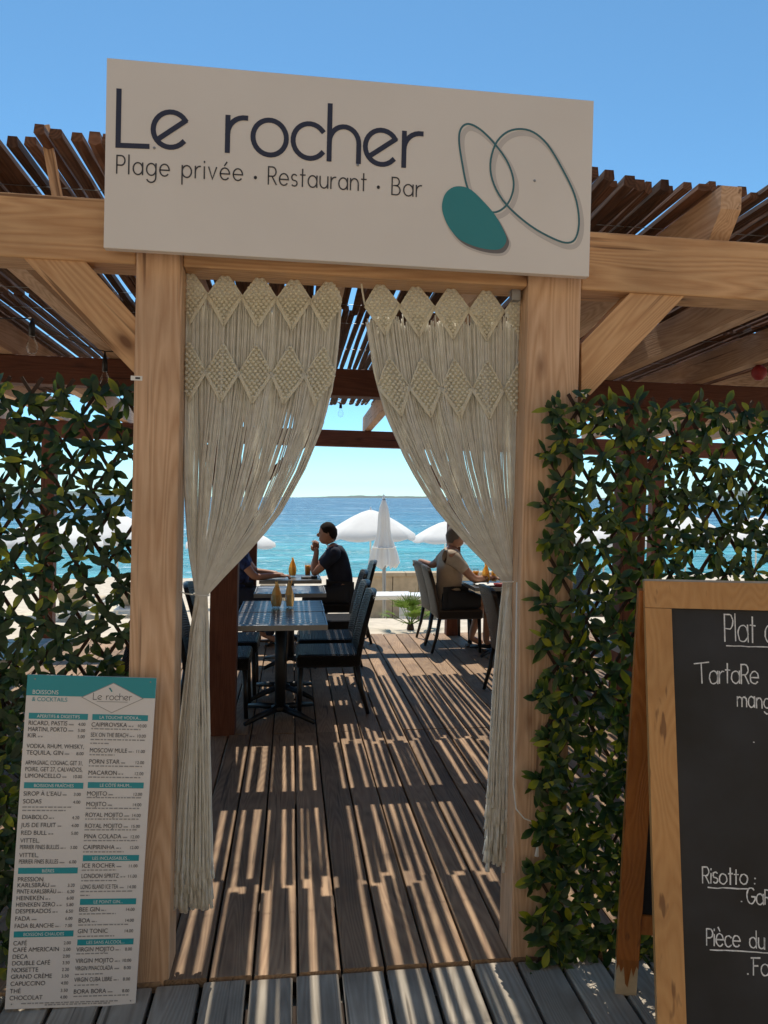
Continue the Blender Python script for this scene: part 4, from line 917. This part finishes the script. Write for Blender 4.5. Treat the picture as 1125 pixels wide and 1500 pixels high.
CH = {'k': make_chair(M['weave_black']), 'b': make_chair(M['weave_brown'])}; used = set()
def place(proto, key, loc, rz, label, cat, group):
    o = proto if key not in used else copy_tree(proto); used.add(key); o.location = loc; o.rotation_euler = (0, 0, rz); return tag(o, label, cat, group)
CG = 'woven resin chairs on the terrace'; TG = 'dark slatted pedestal tables'
PI = math.pi
for key, x, y, rz, lab in [
    ('k', .27, 5.66, PI, 'black woven chair nearest the camera, right side of the front table'),
    ('k', .285, 6.27, PI, 'black woven chair directly behind the nearest one, right of the napkin table'),
    ('k', .36, 7.17, PI, 'black woven chair in front of the person in navy'),
    ('k', .56, 8.25, PI, 'black woven chair that the person in navy sits on'),
    ('k', -.53, 5.62, 0, 'black woven chair half hidden by the brown inner post, nearest on the left'),
    ('k', -.50, 6.22, 0, 'black woven chair behind the brown inner post, second on the left'),
    ('k', -.56, 8.25, 0, 'black woven chair under the person behind the left curtain'),
    ('b', 1.66, 7.72, 0, 'brown woven chair that the person in the cream shirt sits on'),
    ('b', 1.66, 8.22, .06, 'empty brown woven chair under the resting hand of the person in cream'),
    ('b', 1.82, 5.86, 0, 'brown woven chair partly covered by the tied right curtain'),
    ('k', 2.75, 4.25, PI, 'dark woven chair behind the right leaf screen'),
    ('k', 2.75, 7.7, PI, 'dark woven chair beyond the far right table'),
    ('k', -1.15, 4.5, PI, 'dark woven chair behind the left leaf screen, nearer the doorway'),
    ('k', -2.1, 4.5, 0, 'dark woven chair behind the left leaf screen, at its outer side')]:
    place(CH[key], key, (x, y, .002), rz, lab, 'chair', CG)
TBL = make_table()
for x, y, lab in [(-.08, 5.46, 'dark slatted table nearest the camera, inside the doorway'), (-.075, 6.09, 'dark slatted table with two napkin glasses, pushed against the front table'),
    (-.015, 7.16, 'bare dark table between the napkin table and the seated people'), (-.015, 8.25, 'dark table where the person in navy leans'),
    (2.06, 7.5, 'dark table with drinks in front of the person in cream'), (2.28, 5.86, 'dark table hidden behind the tied right curtain'),
    (2.2, 4.25, 'dark table behind the right leaf screen'), (-1.62, 4.5, 'dark table behind the left leaf screen')]:
    place(TBL, 'tbl', (x, y, .002), 0, lab, 'table', TG)
TZ = .6935
# tumblers and folded napkins
def tumbler_mesh(h=.10, r=.036):
    return MB().lathe([(0, 0), (r*.82, 0), (r, h), (r-.0022, h), (r*.82-.002, .006), (0, .006)], n=14).mesh('glass_tumbler', M['glass'])
GT = tumbler_mesh()
def napkin_mesh(mat, h=.205, w_=.062):
    """flame shaped fold: two curled leaves wrapped round each other"""
    mb = MB()
    for sgn, tw in ((1, 0), (-1, 1.2)):
        vs = []; n = 8; m = 5
        for j in range(n+1):
            t = j/n; wd = w_*(math.sin(math.pi*min(1, .18+t*.82))**.8)*(1-.3*t)+.004
            for i in range(m):
                u = -1+2*i/(m-1); a = tw+u*1.1; vs.append((math.sin(a)*wd*.75+.012*t*t*sgn, sgn*.006+math.cos(a)*wd*.35-.01, h*t*(1-.08*u*u)))
        mb.add(vs, [(j*m+i, j*m+i+1, (j+1)*m+i+1, (j+1)*m+i) for j in range(n) for i in range(m-1)], True)
    return mb.mesh('napkin', mat)
NPK = {'o': napkin_mesh(M['napkin']), 't': napkin_mesh(M['tan_napkin'])}
def setting(x, y, kind, rz, where):
    g = link('glass_tumbler', GT, None, (x, y, TZ+.001)); tag(g, 'clear glass tumbler '+where, 'glass', 'table glasses')
    n = link('napkin', NPK[kind], None, (x, y, TZ+.010), (0, 0, rz)); tag(n, ('orange' if kind == 'o' else 'tan')+' folded napkin in the tumbler '+where, 'napkin', 'napkins in glasses')
pA = onZ(405, 884, TZ); pB = onZ(425, 883, TZ)
setting(pA.x, 5.98, 't', .3, 'left of the pair on the napkin table'); setting(pB.x, 6.00, 't', 2.6, 'right of the pair on the napkin table')
setting(.0, 8.33, 'o', .4, 'on the table of the person in navy')
for k, (x, y, z_) in enumerate(((1.93, 7.55, 'o'), (2.03, 7.62, 'o'), (2.10, 7.42, 'o'))): setting(x, y, z_, k, ('nearest the person in cream', 'at the back of the drinks table', 'closest to the tied curtain')[k])
def juice(x, y, lab):
    t = thing('juice_glass', (x, y, TZ), (0, 0, 0), lab, 'drink', 'orange drinks'); MB().lathe([(0, 0), (.030, 0), (.036, .14), (.034, .14), (.028, .006), (0, .006)], n=14).build('glass', M['glass'], t); MB().lathe([(0, .007), (.0275, .007), (.033, .115), (0, .115)], n=14).build('drink', M['juice'], t)
juice(1.86, 7.66, 'glass of orange drink beside the person in cream'); juice(.17, 8.42, 'glass of orange drink in front of the person in navy')
def plate(x, y, lab): tag(MB().lathe([(0, .004), (.07, .004), (.115, .016), (.117, .014), (.072, 0), (0, 0)], n=24).build('plate', M['white_plastic'], None, (x, y, TZ)), lab, 'plate', 'plates')
plate(1.90, 7.36, 'white plate on the drinks table'); 
tag(MB().lathe([(0, 0), (.05, 0), (.055, .03), (.05, .03), (.046, .006), (0, .006)], n=16).build('sauce_bowl', M['red'], None, (2.0, 7.28, TZ)), 'small red bowl on the drinks table', 'bowl')
tag(MB().box((0, 0, .012), (.17, .11, .02), None, .006).build('bill_tray', M['black'], None, (.18, 8.14, TZ)), 'flat black tray by the elbow of the person in navy', 'tray')

# ================================================================== PEOPLE
def skin_mesh(J, edges, root, mat, sub=2):
    names = list(J); idx = {n: i for i, n in enumerate(names)}
    me = bpy.data.meshes.new('s'); me.from_pydata([J[n][0] for n in names], [(idx[a], idx[b]) for a, b in edges], [])
    o = bpy.data.objects.new('s', me); COL.objects.link(o); md = o.modifiers.new('Skin', 'SKIN'); md.use_smooth_shade = True
    for n in names:
        v = me.skin_vertices[0].data[idx[n]]; r = J[n][1]; v.radius = (r, r) if not isinstance(r, tuple) else r; v.use_root = (n == root)
    ss = o.modifiers.new('Sub', 'SUBSURF'); ss.levels = sub; ss.render_levels = sub
    dg = bpy.context.evaluated_depsgraph_get(); dg.update(); ev_ = o.evaluated_get(dg); out = bpy.data.meshes.new_from_object(ev_)
    bpy.data.objects.remove(o); vs = [v.co.copy() for v in out.vertices]; fs = [tuple(p.vertices) for p in out.polygons]; bpy.data.meshes.remove(out)
    return vs, fs
def person(loc, rz, label, arms, lean, shirt, bottoms, hair, long_trousers, head_turn=0, bare=True):
    """seated figure facing +X; arms = (left, right) each (elbow, wrist, finger direction)"""
    t = thing('person', loc, (0, 0, rz), label, 'person', 'people at the tables')
    lx = lean
    J = {'pel': ((0, 0, .53), .105), 'bel': ((.01+lx*.3, 0, .68), .108), 'che': ((.02+lx*.7, 0, .86), .122), 'nb': ((.03+lx, 0, 1.0), .065), 'nk': ((.045+lx*1.05, 0, 1.06), .05)}
    E = [('pel', 'bel'), ('bel', 'che'), ('che', 'nb'), ('nb', 'nk')]
    sh_z = .955
    for s_, nm, (el, wr, fd) in ((1, 'l', arms[0]), (-1, 'r', arms[1])):
        J['sh'+nm] = ((.02+lx*.9, s_*.165, sh_z), .062); J['el'+nm] = (el, .042); J['wr'+nm] = (wr, .028); E += [('nb', 'sh'+nm), ('sh'+nm, 'el'+nm), ('el'+nm, 'wr'+nm)]
        hd = Vector(wr)+Vector(fd).normalized()*.055; J['hd'+nm] = (tuple(hd), (.022, .036)); E.append(('wr'+nm, 'hd'+nm))
        J['hp'+nm] = ((.03, s_*.085, .515), .088); J['kn'+nm] = ((.40, s_*.12, .505), .06); J['an'+nm] = ((.37-.1*(s_ > 0), s_*.12, .09), .036); J['to'+nm] = ((.50-.1*(s_ > 0), s_*.125, .035), .033)
        E += [('pel', 'hp'+nm), ('hp'+nm, 'kn'+nm), ('kn'+nm, 'an'+nm), ('an'+nm, 'to'+nm)]
    vs, fs = skin_mesh(J, E, 'pel', M['skin'])
    body = MB().add(vs, fs, True)
    # head: skull, jaw, nose, ears; eyes at half height
    hc = Vector((.075+lx*1.1, 0, 1.165)); hr = Matrix.Rotation(head_turn, 3, 'Z')
    body.ell(hc, (.094, .074, .112), 16, 12, hr); body.ell(hc+hr@Vector((.028, 0, -.055)), (.062, .056, .062), 12, 8, hr); body.ell(hc+hr@Vector((.098, 0, -.018)), (.018, .012, .022), 8, 6, hr)
    body.tube([J['nk'][0], hc+Vector((-.01, 0, -.05))], [.054, .052], 10)
    for s_ in (-1, 1): body.ell(hc+hr@Vector((-.005, s_*.074, -.008)), (.018, .008, .030), 8, 6, hr)
    for s_, nm, (el, wr, fd) in ((1, 'l', arms[0]), (-1, 'r', arms[1])):        # five fingers, curled
        d = Vector(fd).normalized(); side = d.cross(Vector((0, 0, 1)));  side = side.normalized() if side.length > .1 else Vector((0, 1, 0)); pal = side.cross(d).normalized(); pal = pal if pal.z < 0 else -pal
        k0 = Vector(wr)+d*.075
        for f, (o_, L) in enumerate(((-.027, .058), (-.009, .068), (.009, .064), (.027, .05))):
            b0 = k0+side*o_; body.tube([b0-d*.02, b0+d*L*.45, b0+d*L*.75+pal*.018, b0+d*L*.8+pal*.036], [.0095, .0088, .008, .006], 6)
        th0 = Vector(wr)+d*.025+side*(.028*-s_); body.tube([th0, th0+side*(.022*-s_)+d*.022, th0+side*(.020*-s_)+d*.05+pal*.01], [.011, .010, .007], 6)
    body.build('body', M['skin'], t)
    fc = MB()
    for s_ in (-1, 1): fc.ell(hc+hr@Vector((.086, s_*.030, .006)), (.008, .011, .006), 8, 4, hr)
    fc.build('eyes', M['hair_dark'], t); MB().ell(hc+hr@Vector((.086, 0, -.062)), (.008, .022, .005), 8, 4, hr).build('mouth', M['red'], t)
    # hair cap
    hm = MB(); n, m = 18, 9; v2 = []
    for i in range(m+1):
        for k in range(n):
            q = 2*PI*k/n; lim = lerp(.95, 2.25, ((1-math.cos(q))/2)**.8)+.10*math.sin(7*q); th2 = lim*i/m; w3 = 1+.035*math.sin(7*q+2.1*i)*math.sin(3*q+i)
            v2.append(hc+hr@Vector((.103*math.sin(th2)*math.cos(q)*w3-.004, .083*math.sin(th2)*math.sin(q)*w3, .121*math.cos(th2)*w3)))
    hm.add(v2, [(i*n+k, (i+1)*n+k, (i+1)*n+(k+1) % n, i*n+(k+1) % n) for i in range(m) for k in range(n)], True).build('hair', hair, t)
    # shirt: torso and sleeves a little larger than the body
    S = {k: (J[k][0], J[k][1]+.034) for k in ('pel', 'bel', 'che')}; S['nb'] = (J['nb'][0], .088); SE = [('pel', 'bel'), ('bel', 'che'), ('che', 'nb')]
    S['hem'] = ((.01, 0, .46), .145); SE.append(('pel', 'hem'))
    for nm in 'lr':
        S['sh'+nm] = (J['sh'+nm][0], .082); a, b = Vector(J['sh'+nm][0]), Vector(J['el'+nm][0]); S['sl'+nm] = (tuple(a.lerp(b, .35)), .066); S['se'+nm] = (tuple(a.lerp(b, .68)), .060); SE += [('nb', 'sh'+nm), ('sh'+nm, 'sl'+nm), ('sl'+nm, 'se'+nm)]
    MB().add(*skin_mesh(S, SE, 'pel', shirt), True).build('shirt', shirt, t)
    B = {'pel': ((0, 0, .52), .15)}; BE = []
    for nm in 'lr':
        B['hp'+nm] = (J['hp'+nm][0], .116); B['kn'+nm] = (tuple(Vector(J['hp'+nm][0]).lerp(Vector(J['kn'+nm][0]), 1.0 if long_trousers else .86)), .082); BE += [('pel', 'hp'+nm), ('hp'+nm, 'kn'+nm)]
        if long_trousers: B['an'+nm] = (J['an'+nm][0], .052); BE.append(('kn'+nm, 'an'+nm))
    MB().add(*skin_mesh(B, BE, 'pel', bottoms), True).build('trousers' if long_trousers else 'shorts', bottoms, t)
    for nm in 'lr':
        c = Vector(J['to'+nm][0]); MB().box((c.x-.055, c.y, .010), (.25, .09, .018), None, .006).build('sandal', M['sandal'], t)
    return t
person((.56, 8.25, .0), PI, 'person in a navy shirt leaning on the table with hands at the mouth', (((.34, .14, .735), (.30, .035, .97), (.1, -.3, 1)), ((.34, -.14, .735), (.30, -.045, .95), (.1, .3, 1))), .10, M['navy_cloth'], M['dark_cloth'], M['hair_dark'], True)
person((-.60, 8.2, .0), 0, 'person in a blue patterned shirt behind the left curtain, forearm on the table', (((.20, .25, .74), (.40, .12, .735), (1, -.2, -.1)), ((.22, -.20, .72), (.46, -.10, .735), (1, 0, -.1))), .02, M['blue_cloth'], M['navy_cloth'], M['hair_dark'], True)
person((1.585, 7.72, .0), 0, 'person in a cream shirt and dark shorts seated with an arm over the next chair', (((-.10, .34, .83), (-.20, .50, .865), (-.4, 1, -.25)), ((.22, -.22, .735), (.42, -.12, .745), (1, .2, -.1))), .0, M['beige_cloth'], M['dark_cloth'], M['hair_grey'], False, .35)

# ================================================================== BEACH
def canopy(R, h, n=8, seg=5, val=.13):
    mb = MB(); vs = []; fs = []; sub = 4; N_ = n*sub
    for i in range(seg+1):
        t = i/seg
        for k in range(N_):
            a = 2*PI*k/N_; f = (k % sub)/sub; sag = math.sin(PI*f)
            r = R*t*(1-.045*sag*t); z = h*(1-t**1.35)-.035*sag*t*t; vs.append((r*math.cos(a), r*math.sin(a), z))
    for i in range(seg):
        for k in range(N_): fs.append((i*N_+k, (i+1)*N_+k, (i+1)*N_+(k+1) % N_, i*N_+(k+1) % N_))
    b = seg*N_; c = len(vs)
    for k in range(N_):
        x, y, z = vs[b+k]; f = (k % sub)/sub; vs.append((x*1.012, y*1.012, z-val*(.75+.25*math.sin(PI*f))))
    for k in range(N_): fs.append((b+k, c+k, c+(k+1) % N_, b+(k+1) % N_))
    return mb.add(vs, fs, True)
def make_umbrella(R=1.18, H=2.55, h=.62):
    t = thing('beach_umbrella')
    canopy(R, h).build('canopy', M['umbrella'], t, (0, 0, H-h)); MB().tube([(0, 0, -.1), (0, 0, H-.02)], .021, 10).build('pole', M['white_plastic'], t)
    MB().lathe([(0, .07), (.012, .06), (.02, .02), (.028, 0), (.028, -.02)], (0, 0, H), 10).build('finial', M['white_plastic'], t)
    for k in range(8):
        a = 2*PI*k/8; d = Vector((math.cos(a), math.sin(a), 0)); pts = [d*(R*q*.985)+Vector((0, 0, H-h+h*(1-q**1.35)-.012)) for q in (.03, .35, .7, 1)]; rb = MB().tube(pts, .006, 5).build('rib', M['steel'], t)
        MB().tube([Vector((0, 0, H-h-.12))+d*.03, pts[1]+Vector((0, 0, -.004))], .005, 5).build('strut', M['steel'], rb)
    return t
UM = make_umbrella()
for k, (px, py, Y, lab) in enumerate([(543, 745, 20, 'open white beach umbrella in the middle, behind the closed one'), (652, 763, 27, 'open white beach umbrella seen beside the head of the person in cream'),
    (338, 763, 20.5, 'open white beach umbrella whose edge shows beside the left curtain'), (728, 756, 19, 'open white beach umbrella behind the cords of the right curtain'),
    (70, 757, 18, 'open white beach umbrella seen through the left part of the left screen'), (172, 752, 20, 'open white beach umbrella seen through the left screen, next to the post'),
    (885, 757, 19, 'open white beach umbrella seen through the right screen, nearest the doorway'), (1005, 752, 20, 'open white beach umbrella seen through the middle of the right screen'), (1108, 756, 20, 'open white beach umbrella seen through the right screen at the frame edge')]):
    p = onYw(px, py, Y); g = gz(p.x, Y); o = UM if k == 0 else copy_tree(UM); s_ = (p.z+.05-g)/2.62; o.location = (p.x, Y, g); o.scale = (1, 1, s_); o.rotation_euler = (0, 0, k*.7); tag(o, lab, 'umbrella', 'open white beach umbrellas')
# closed umbrella
Yc = 13.0; ct = onYw(559, 731, Yc); cg = gz(ct.x, Yc); cz = onYw(566, 829, Yc).z
cu_ = thing('beach_umbrella', (ct.x+.06, Yc, cg), (0, RAD(-.6), 0), 'closed white beach umbrella with its cloth hanging in folds', 'umbrella')
mb = MB(); vs = []; fs = []; n = 40; m = 9; ht, hb = ct.z-cg, cz-cg
for i in range(m+1):
    t = i/m; rr = .025+.20*t**.9+(.02*math.sin(t*9))
    for k in range(n):
        a = 2*PI*k/n; f = 1+.22*math.sin(8*a+.6*t)*t; z = lerp(ht, hb, t)+(.05*math.sin(8*a+1)*t if i == m else 0); vs.append((rr*f*math.cos(a), rr*f*math.sin(a), z))
fs = [(i*n+k, (i+1)*n+k, (i+1)*n+(k+1) % n, i*n+(k+1) % n) for i in range(m) for k in range(n)]
mb.add(vs, fs, True).build('canopy', M['umbrella'], cu_); MB().tube([(0, 0, -.3), (0, 0, ht)], .032, 10).build('pole', M['steel'], cu_); MB().lathe([(0, .09), (.012, .07), (.026, .0), (.03, -.03)], (0, 0, ht), 10).build('finial', M['white_plastic'], cu_)
MB().tube([(.2*math.cos(2*PI*k/16), .2*math.sin(2*PI*k/16), lerp(ht, hb, .72)) for k in range(17)], .012, 6, False).build('strap', M['umbrella'], cu_)
# low wall along the beach, capped, with joints
w0, w1 = onYw(536, 838, 15.2), onYw(760, 838, 15.2)
lw_ = thing('low_wall', ((w0.x+w1.x)/2, 15.2, -1.05), (0, 0, 0), 'low beige stone wall behind the closed umbrella', 'wall')
Lw = w1.x-w0.x; nb = 6
for k in range(nb): MB().box((-Lw/2+(k+.5)*Lw/nb, 0, (w0.z+1.05)/2-.04), (Lw/nb-.012, .28, w0.z+1.05-.08), None, .012).build('stone_block', M['stone'], lw_)
for k in range(4): MB().box((-Lw/2+(k+.5)*Lw/4, 0, w0.z+1.05-.04), (Lw/4-.01, .34, .078), None, .01).build('coping', M['stone'], lw_)
def make_lounger():
    t = thing('sun_lounger')
    f = MB().box((0, 0, .27), (1.9, .62, .05), None, .015); f.build('frame', M['white_plastic'], t)
    MB().box((.22, 0, .335), (1.3, .58, .075), None, .03).build('mattress', M['beige'], t)
    q = Matrix.Rotation(RAD(42), 3, 'Y'); MB().box(Vector((-.66, 0, .53)), (.70, .58, .075), q, .03).build('backrest', M['beige'], t)
    for sx in (-.8, .8):
        for sy in (-.26, .26): MB().box((sx, sy, .12), (.05, .05, .26), None, .008).build('leg', M['white_plastic'], t)
    return t
LG = make_lounger()
for k, (px, Y, rz, lab) in enumerate([(600, 19.2, 1.5, 'white sun lounger beyond the low wall under the middle umbrella'), (400, 18.5, 1.6, 'white sun lounger beyond the seated people, left'), (120, 17, 1.55, 'white sun lounger seen through the left screen'), (200, 17.5, 1.6, 'white sun lounger seen behind the left post'),
    (905, 17.4, 1.5, 'white sun lounger seen through the right screen, nearer the doorway'), (1040, 17, 1.6, 'white sun lounger seen through the right screen, farther right')]):
    p = onYw(px, 800, Y); o = LG if k == 0 else copy_tree(LG); o.location = (p.x, Y, gz(p.x, Y)+.01); o.rotation_euler = (0, 0, rz); tag(o, lab, 'lounger', 'sun loungers on the beach')
def make_ptable():
    t = thing('plastic_table'); MB().box((0, 0, .44), (.75, .5, .03), None, .01).build('top', M['white_plastic'], t)
    for sx in (-.32, .32):
        for sy in (-.2, .2): MB().box((sx, sy, .215), (.05, .05, .425), None, .008).build('leg', M['white_plastic'], t)
    MB().box((0, 0, .40), (.66, .42, .04)).build('apron_frame', M['white_plastic'], t)
    return t
PT = make_ptable()
for k, (px, Y, lab) in enumerate([(568, 12.0, 'low white plastic table on the sand left of the umbrella pole'), (618, 12.6, 'low white plastic table on the sand right of the umbrella pole')]):
    p = onYw(px, 860, Y); o = PT if k == 0 else copy_tree(PT); o.location = (p.x, Y, gz(p.x, Y)); tag(o, lab, 'table', 'low white plastic tables on the sand')
# dwarf fan palm at the deck end
rp2 = random.Random(14); pp = onZ(604, 918, -.05)
palm = thing('fan_palm', (pp.x, pp.y+.15, gz(pp.x, pp.y)-.01), (0, 0, 0), 'spiky yellow green dwarf palm at the end of the deck', 'plant')
MB().tube([(0, 0, 0), (0, 0, .08)], [.05, .035], 8).build('stem', M['lath'], palm)
for k in range(17):
    a = k*2.4+rp2.uniform(-.3, .3); el = rp2.uniform(.15, 1.35); d = Vector((math.cos(a)*math.cos(el), math.sin(a)*math.cos(el), math.sin(el))); L = rp2.uniform(.16, .30)
    mb = MB(); b0 = Vector((0, 0, .06)); e0 = b0+d*L; mb.tube([b0, e0], [.006, .004], 5)
    sd = d.cross(Vector((0, 0, 1))); sd = sd.normalized() if sd.length > .1 else Vector((1, 0, 0)); nn = sd.cross(d)
    for q in range(13):
        th2 = (q-6)*.2; dd = (d*math.cos(th2)+sd*math.sin(th2)).normalized(); l2 = rp2.uniform(.16, .25); wv = (sd*math.cos(th2)-d*math.sin(th2))*.008; dr = Vector((0, 0, -.05*rp2.random()))
        mb.add([e0-wv*.5, e0+wv*.5, e0+dd*l2*.5+wv+nn*.01, e0+dd*l2*.5-wv+nn*.01, e0+dd*l2+dr], [(0, 1, 2, 3), (3, 2, 4)])
    mb.build('frond', M['palm'], palm)

# ================================================================== HANGING LIGHTS AND SMALL THINGS
def light_string(pts, bulbs, label):
    P = [Vector(p) for p in pts]; t = thing('string_lights', P[0], (0, 0, 0), label, 'string lights', 'string lights under the roof'); full = []
    for a, b in zip(P[:-1], P[1:]): full += [a.lerp(b, q/8)+Vector((0, 0, -.10*(b-a).length*.35*math.sin(PI*q/8)))-P[0] for q in range(8)]
    full.append(P[-1]-P[0]); MB().tube(full, .0035, 5).build('cable', M['black'], t)
    for bx in bulbs:
        c = Vector(bx)-P[0]; near = min(full, key=lambda q: (q-c).length)
        sk = MB().tube([near, c+Vector((0, 0, .055)), c+Vector((0, 0, .0))], [.004, .016, .016], 8).build('socket', M['black'], t)
        MB().lathe([(.012, .0), (.014, -.012), (.030, -.045), (.031, -.065), (.020, -.088), (0, -.095)], c, 12).build('bulb', M['bulb'], t)
Yb = 7.95
b1, b2 = onYw(471, 610, Yb), onYw(499, 598, Yb)
light_string([(b1.x-.9, Yb, b1.z+.05), (b1.x, Yb, b1.z+.09), (b2.x, Yb, b2.z+.10), (b2.x+.25, Yb, b2.z+.17)], [b1, b2], 'string of clear bulbs hanging at the seaward roof edge')
Yl = 4.2; c1_, c2_ = onYw(47, 492, Yl), onYw(113, 517, Yl)
light_string([(c1_.x-.7, Yl, c1_.z+.14), (c1_.x, Yl, c1_.z+.09), (c2_.x, Yl+.6, c2_.z+.12), (c2_.x+.5, Yl+1, c2_.z+.28)], [c1_, Vector((c2_.x, Yl+.6, c2_.z))], 'string of clear bulbs hanging under the left rafters')
rb_ = onYw(1112, 546, 4.4); rl_ = thing('red_lantern', rb_, (0, 0, 0), 'small round red lantern hanging under the right rafters', 'lantern')  # round red object of unknown use, no light source
MB().lathe([(0, .045), (.02, .045), (.042, .02), (.046, 0), (.042, -.02), (.02, -.045), (0, -.045)], n=14).build('shade', M['red'], rl_); MB().tube([(0, 0, .044), (0, 0, .20)], .003, 5).build('cord', M['black'], rl_)
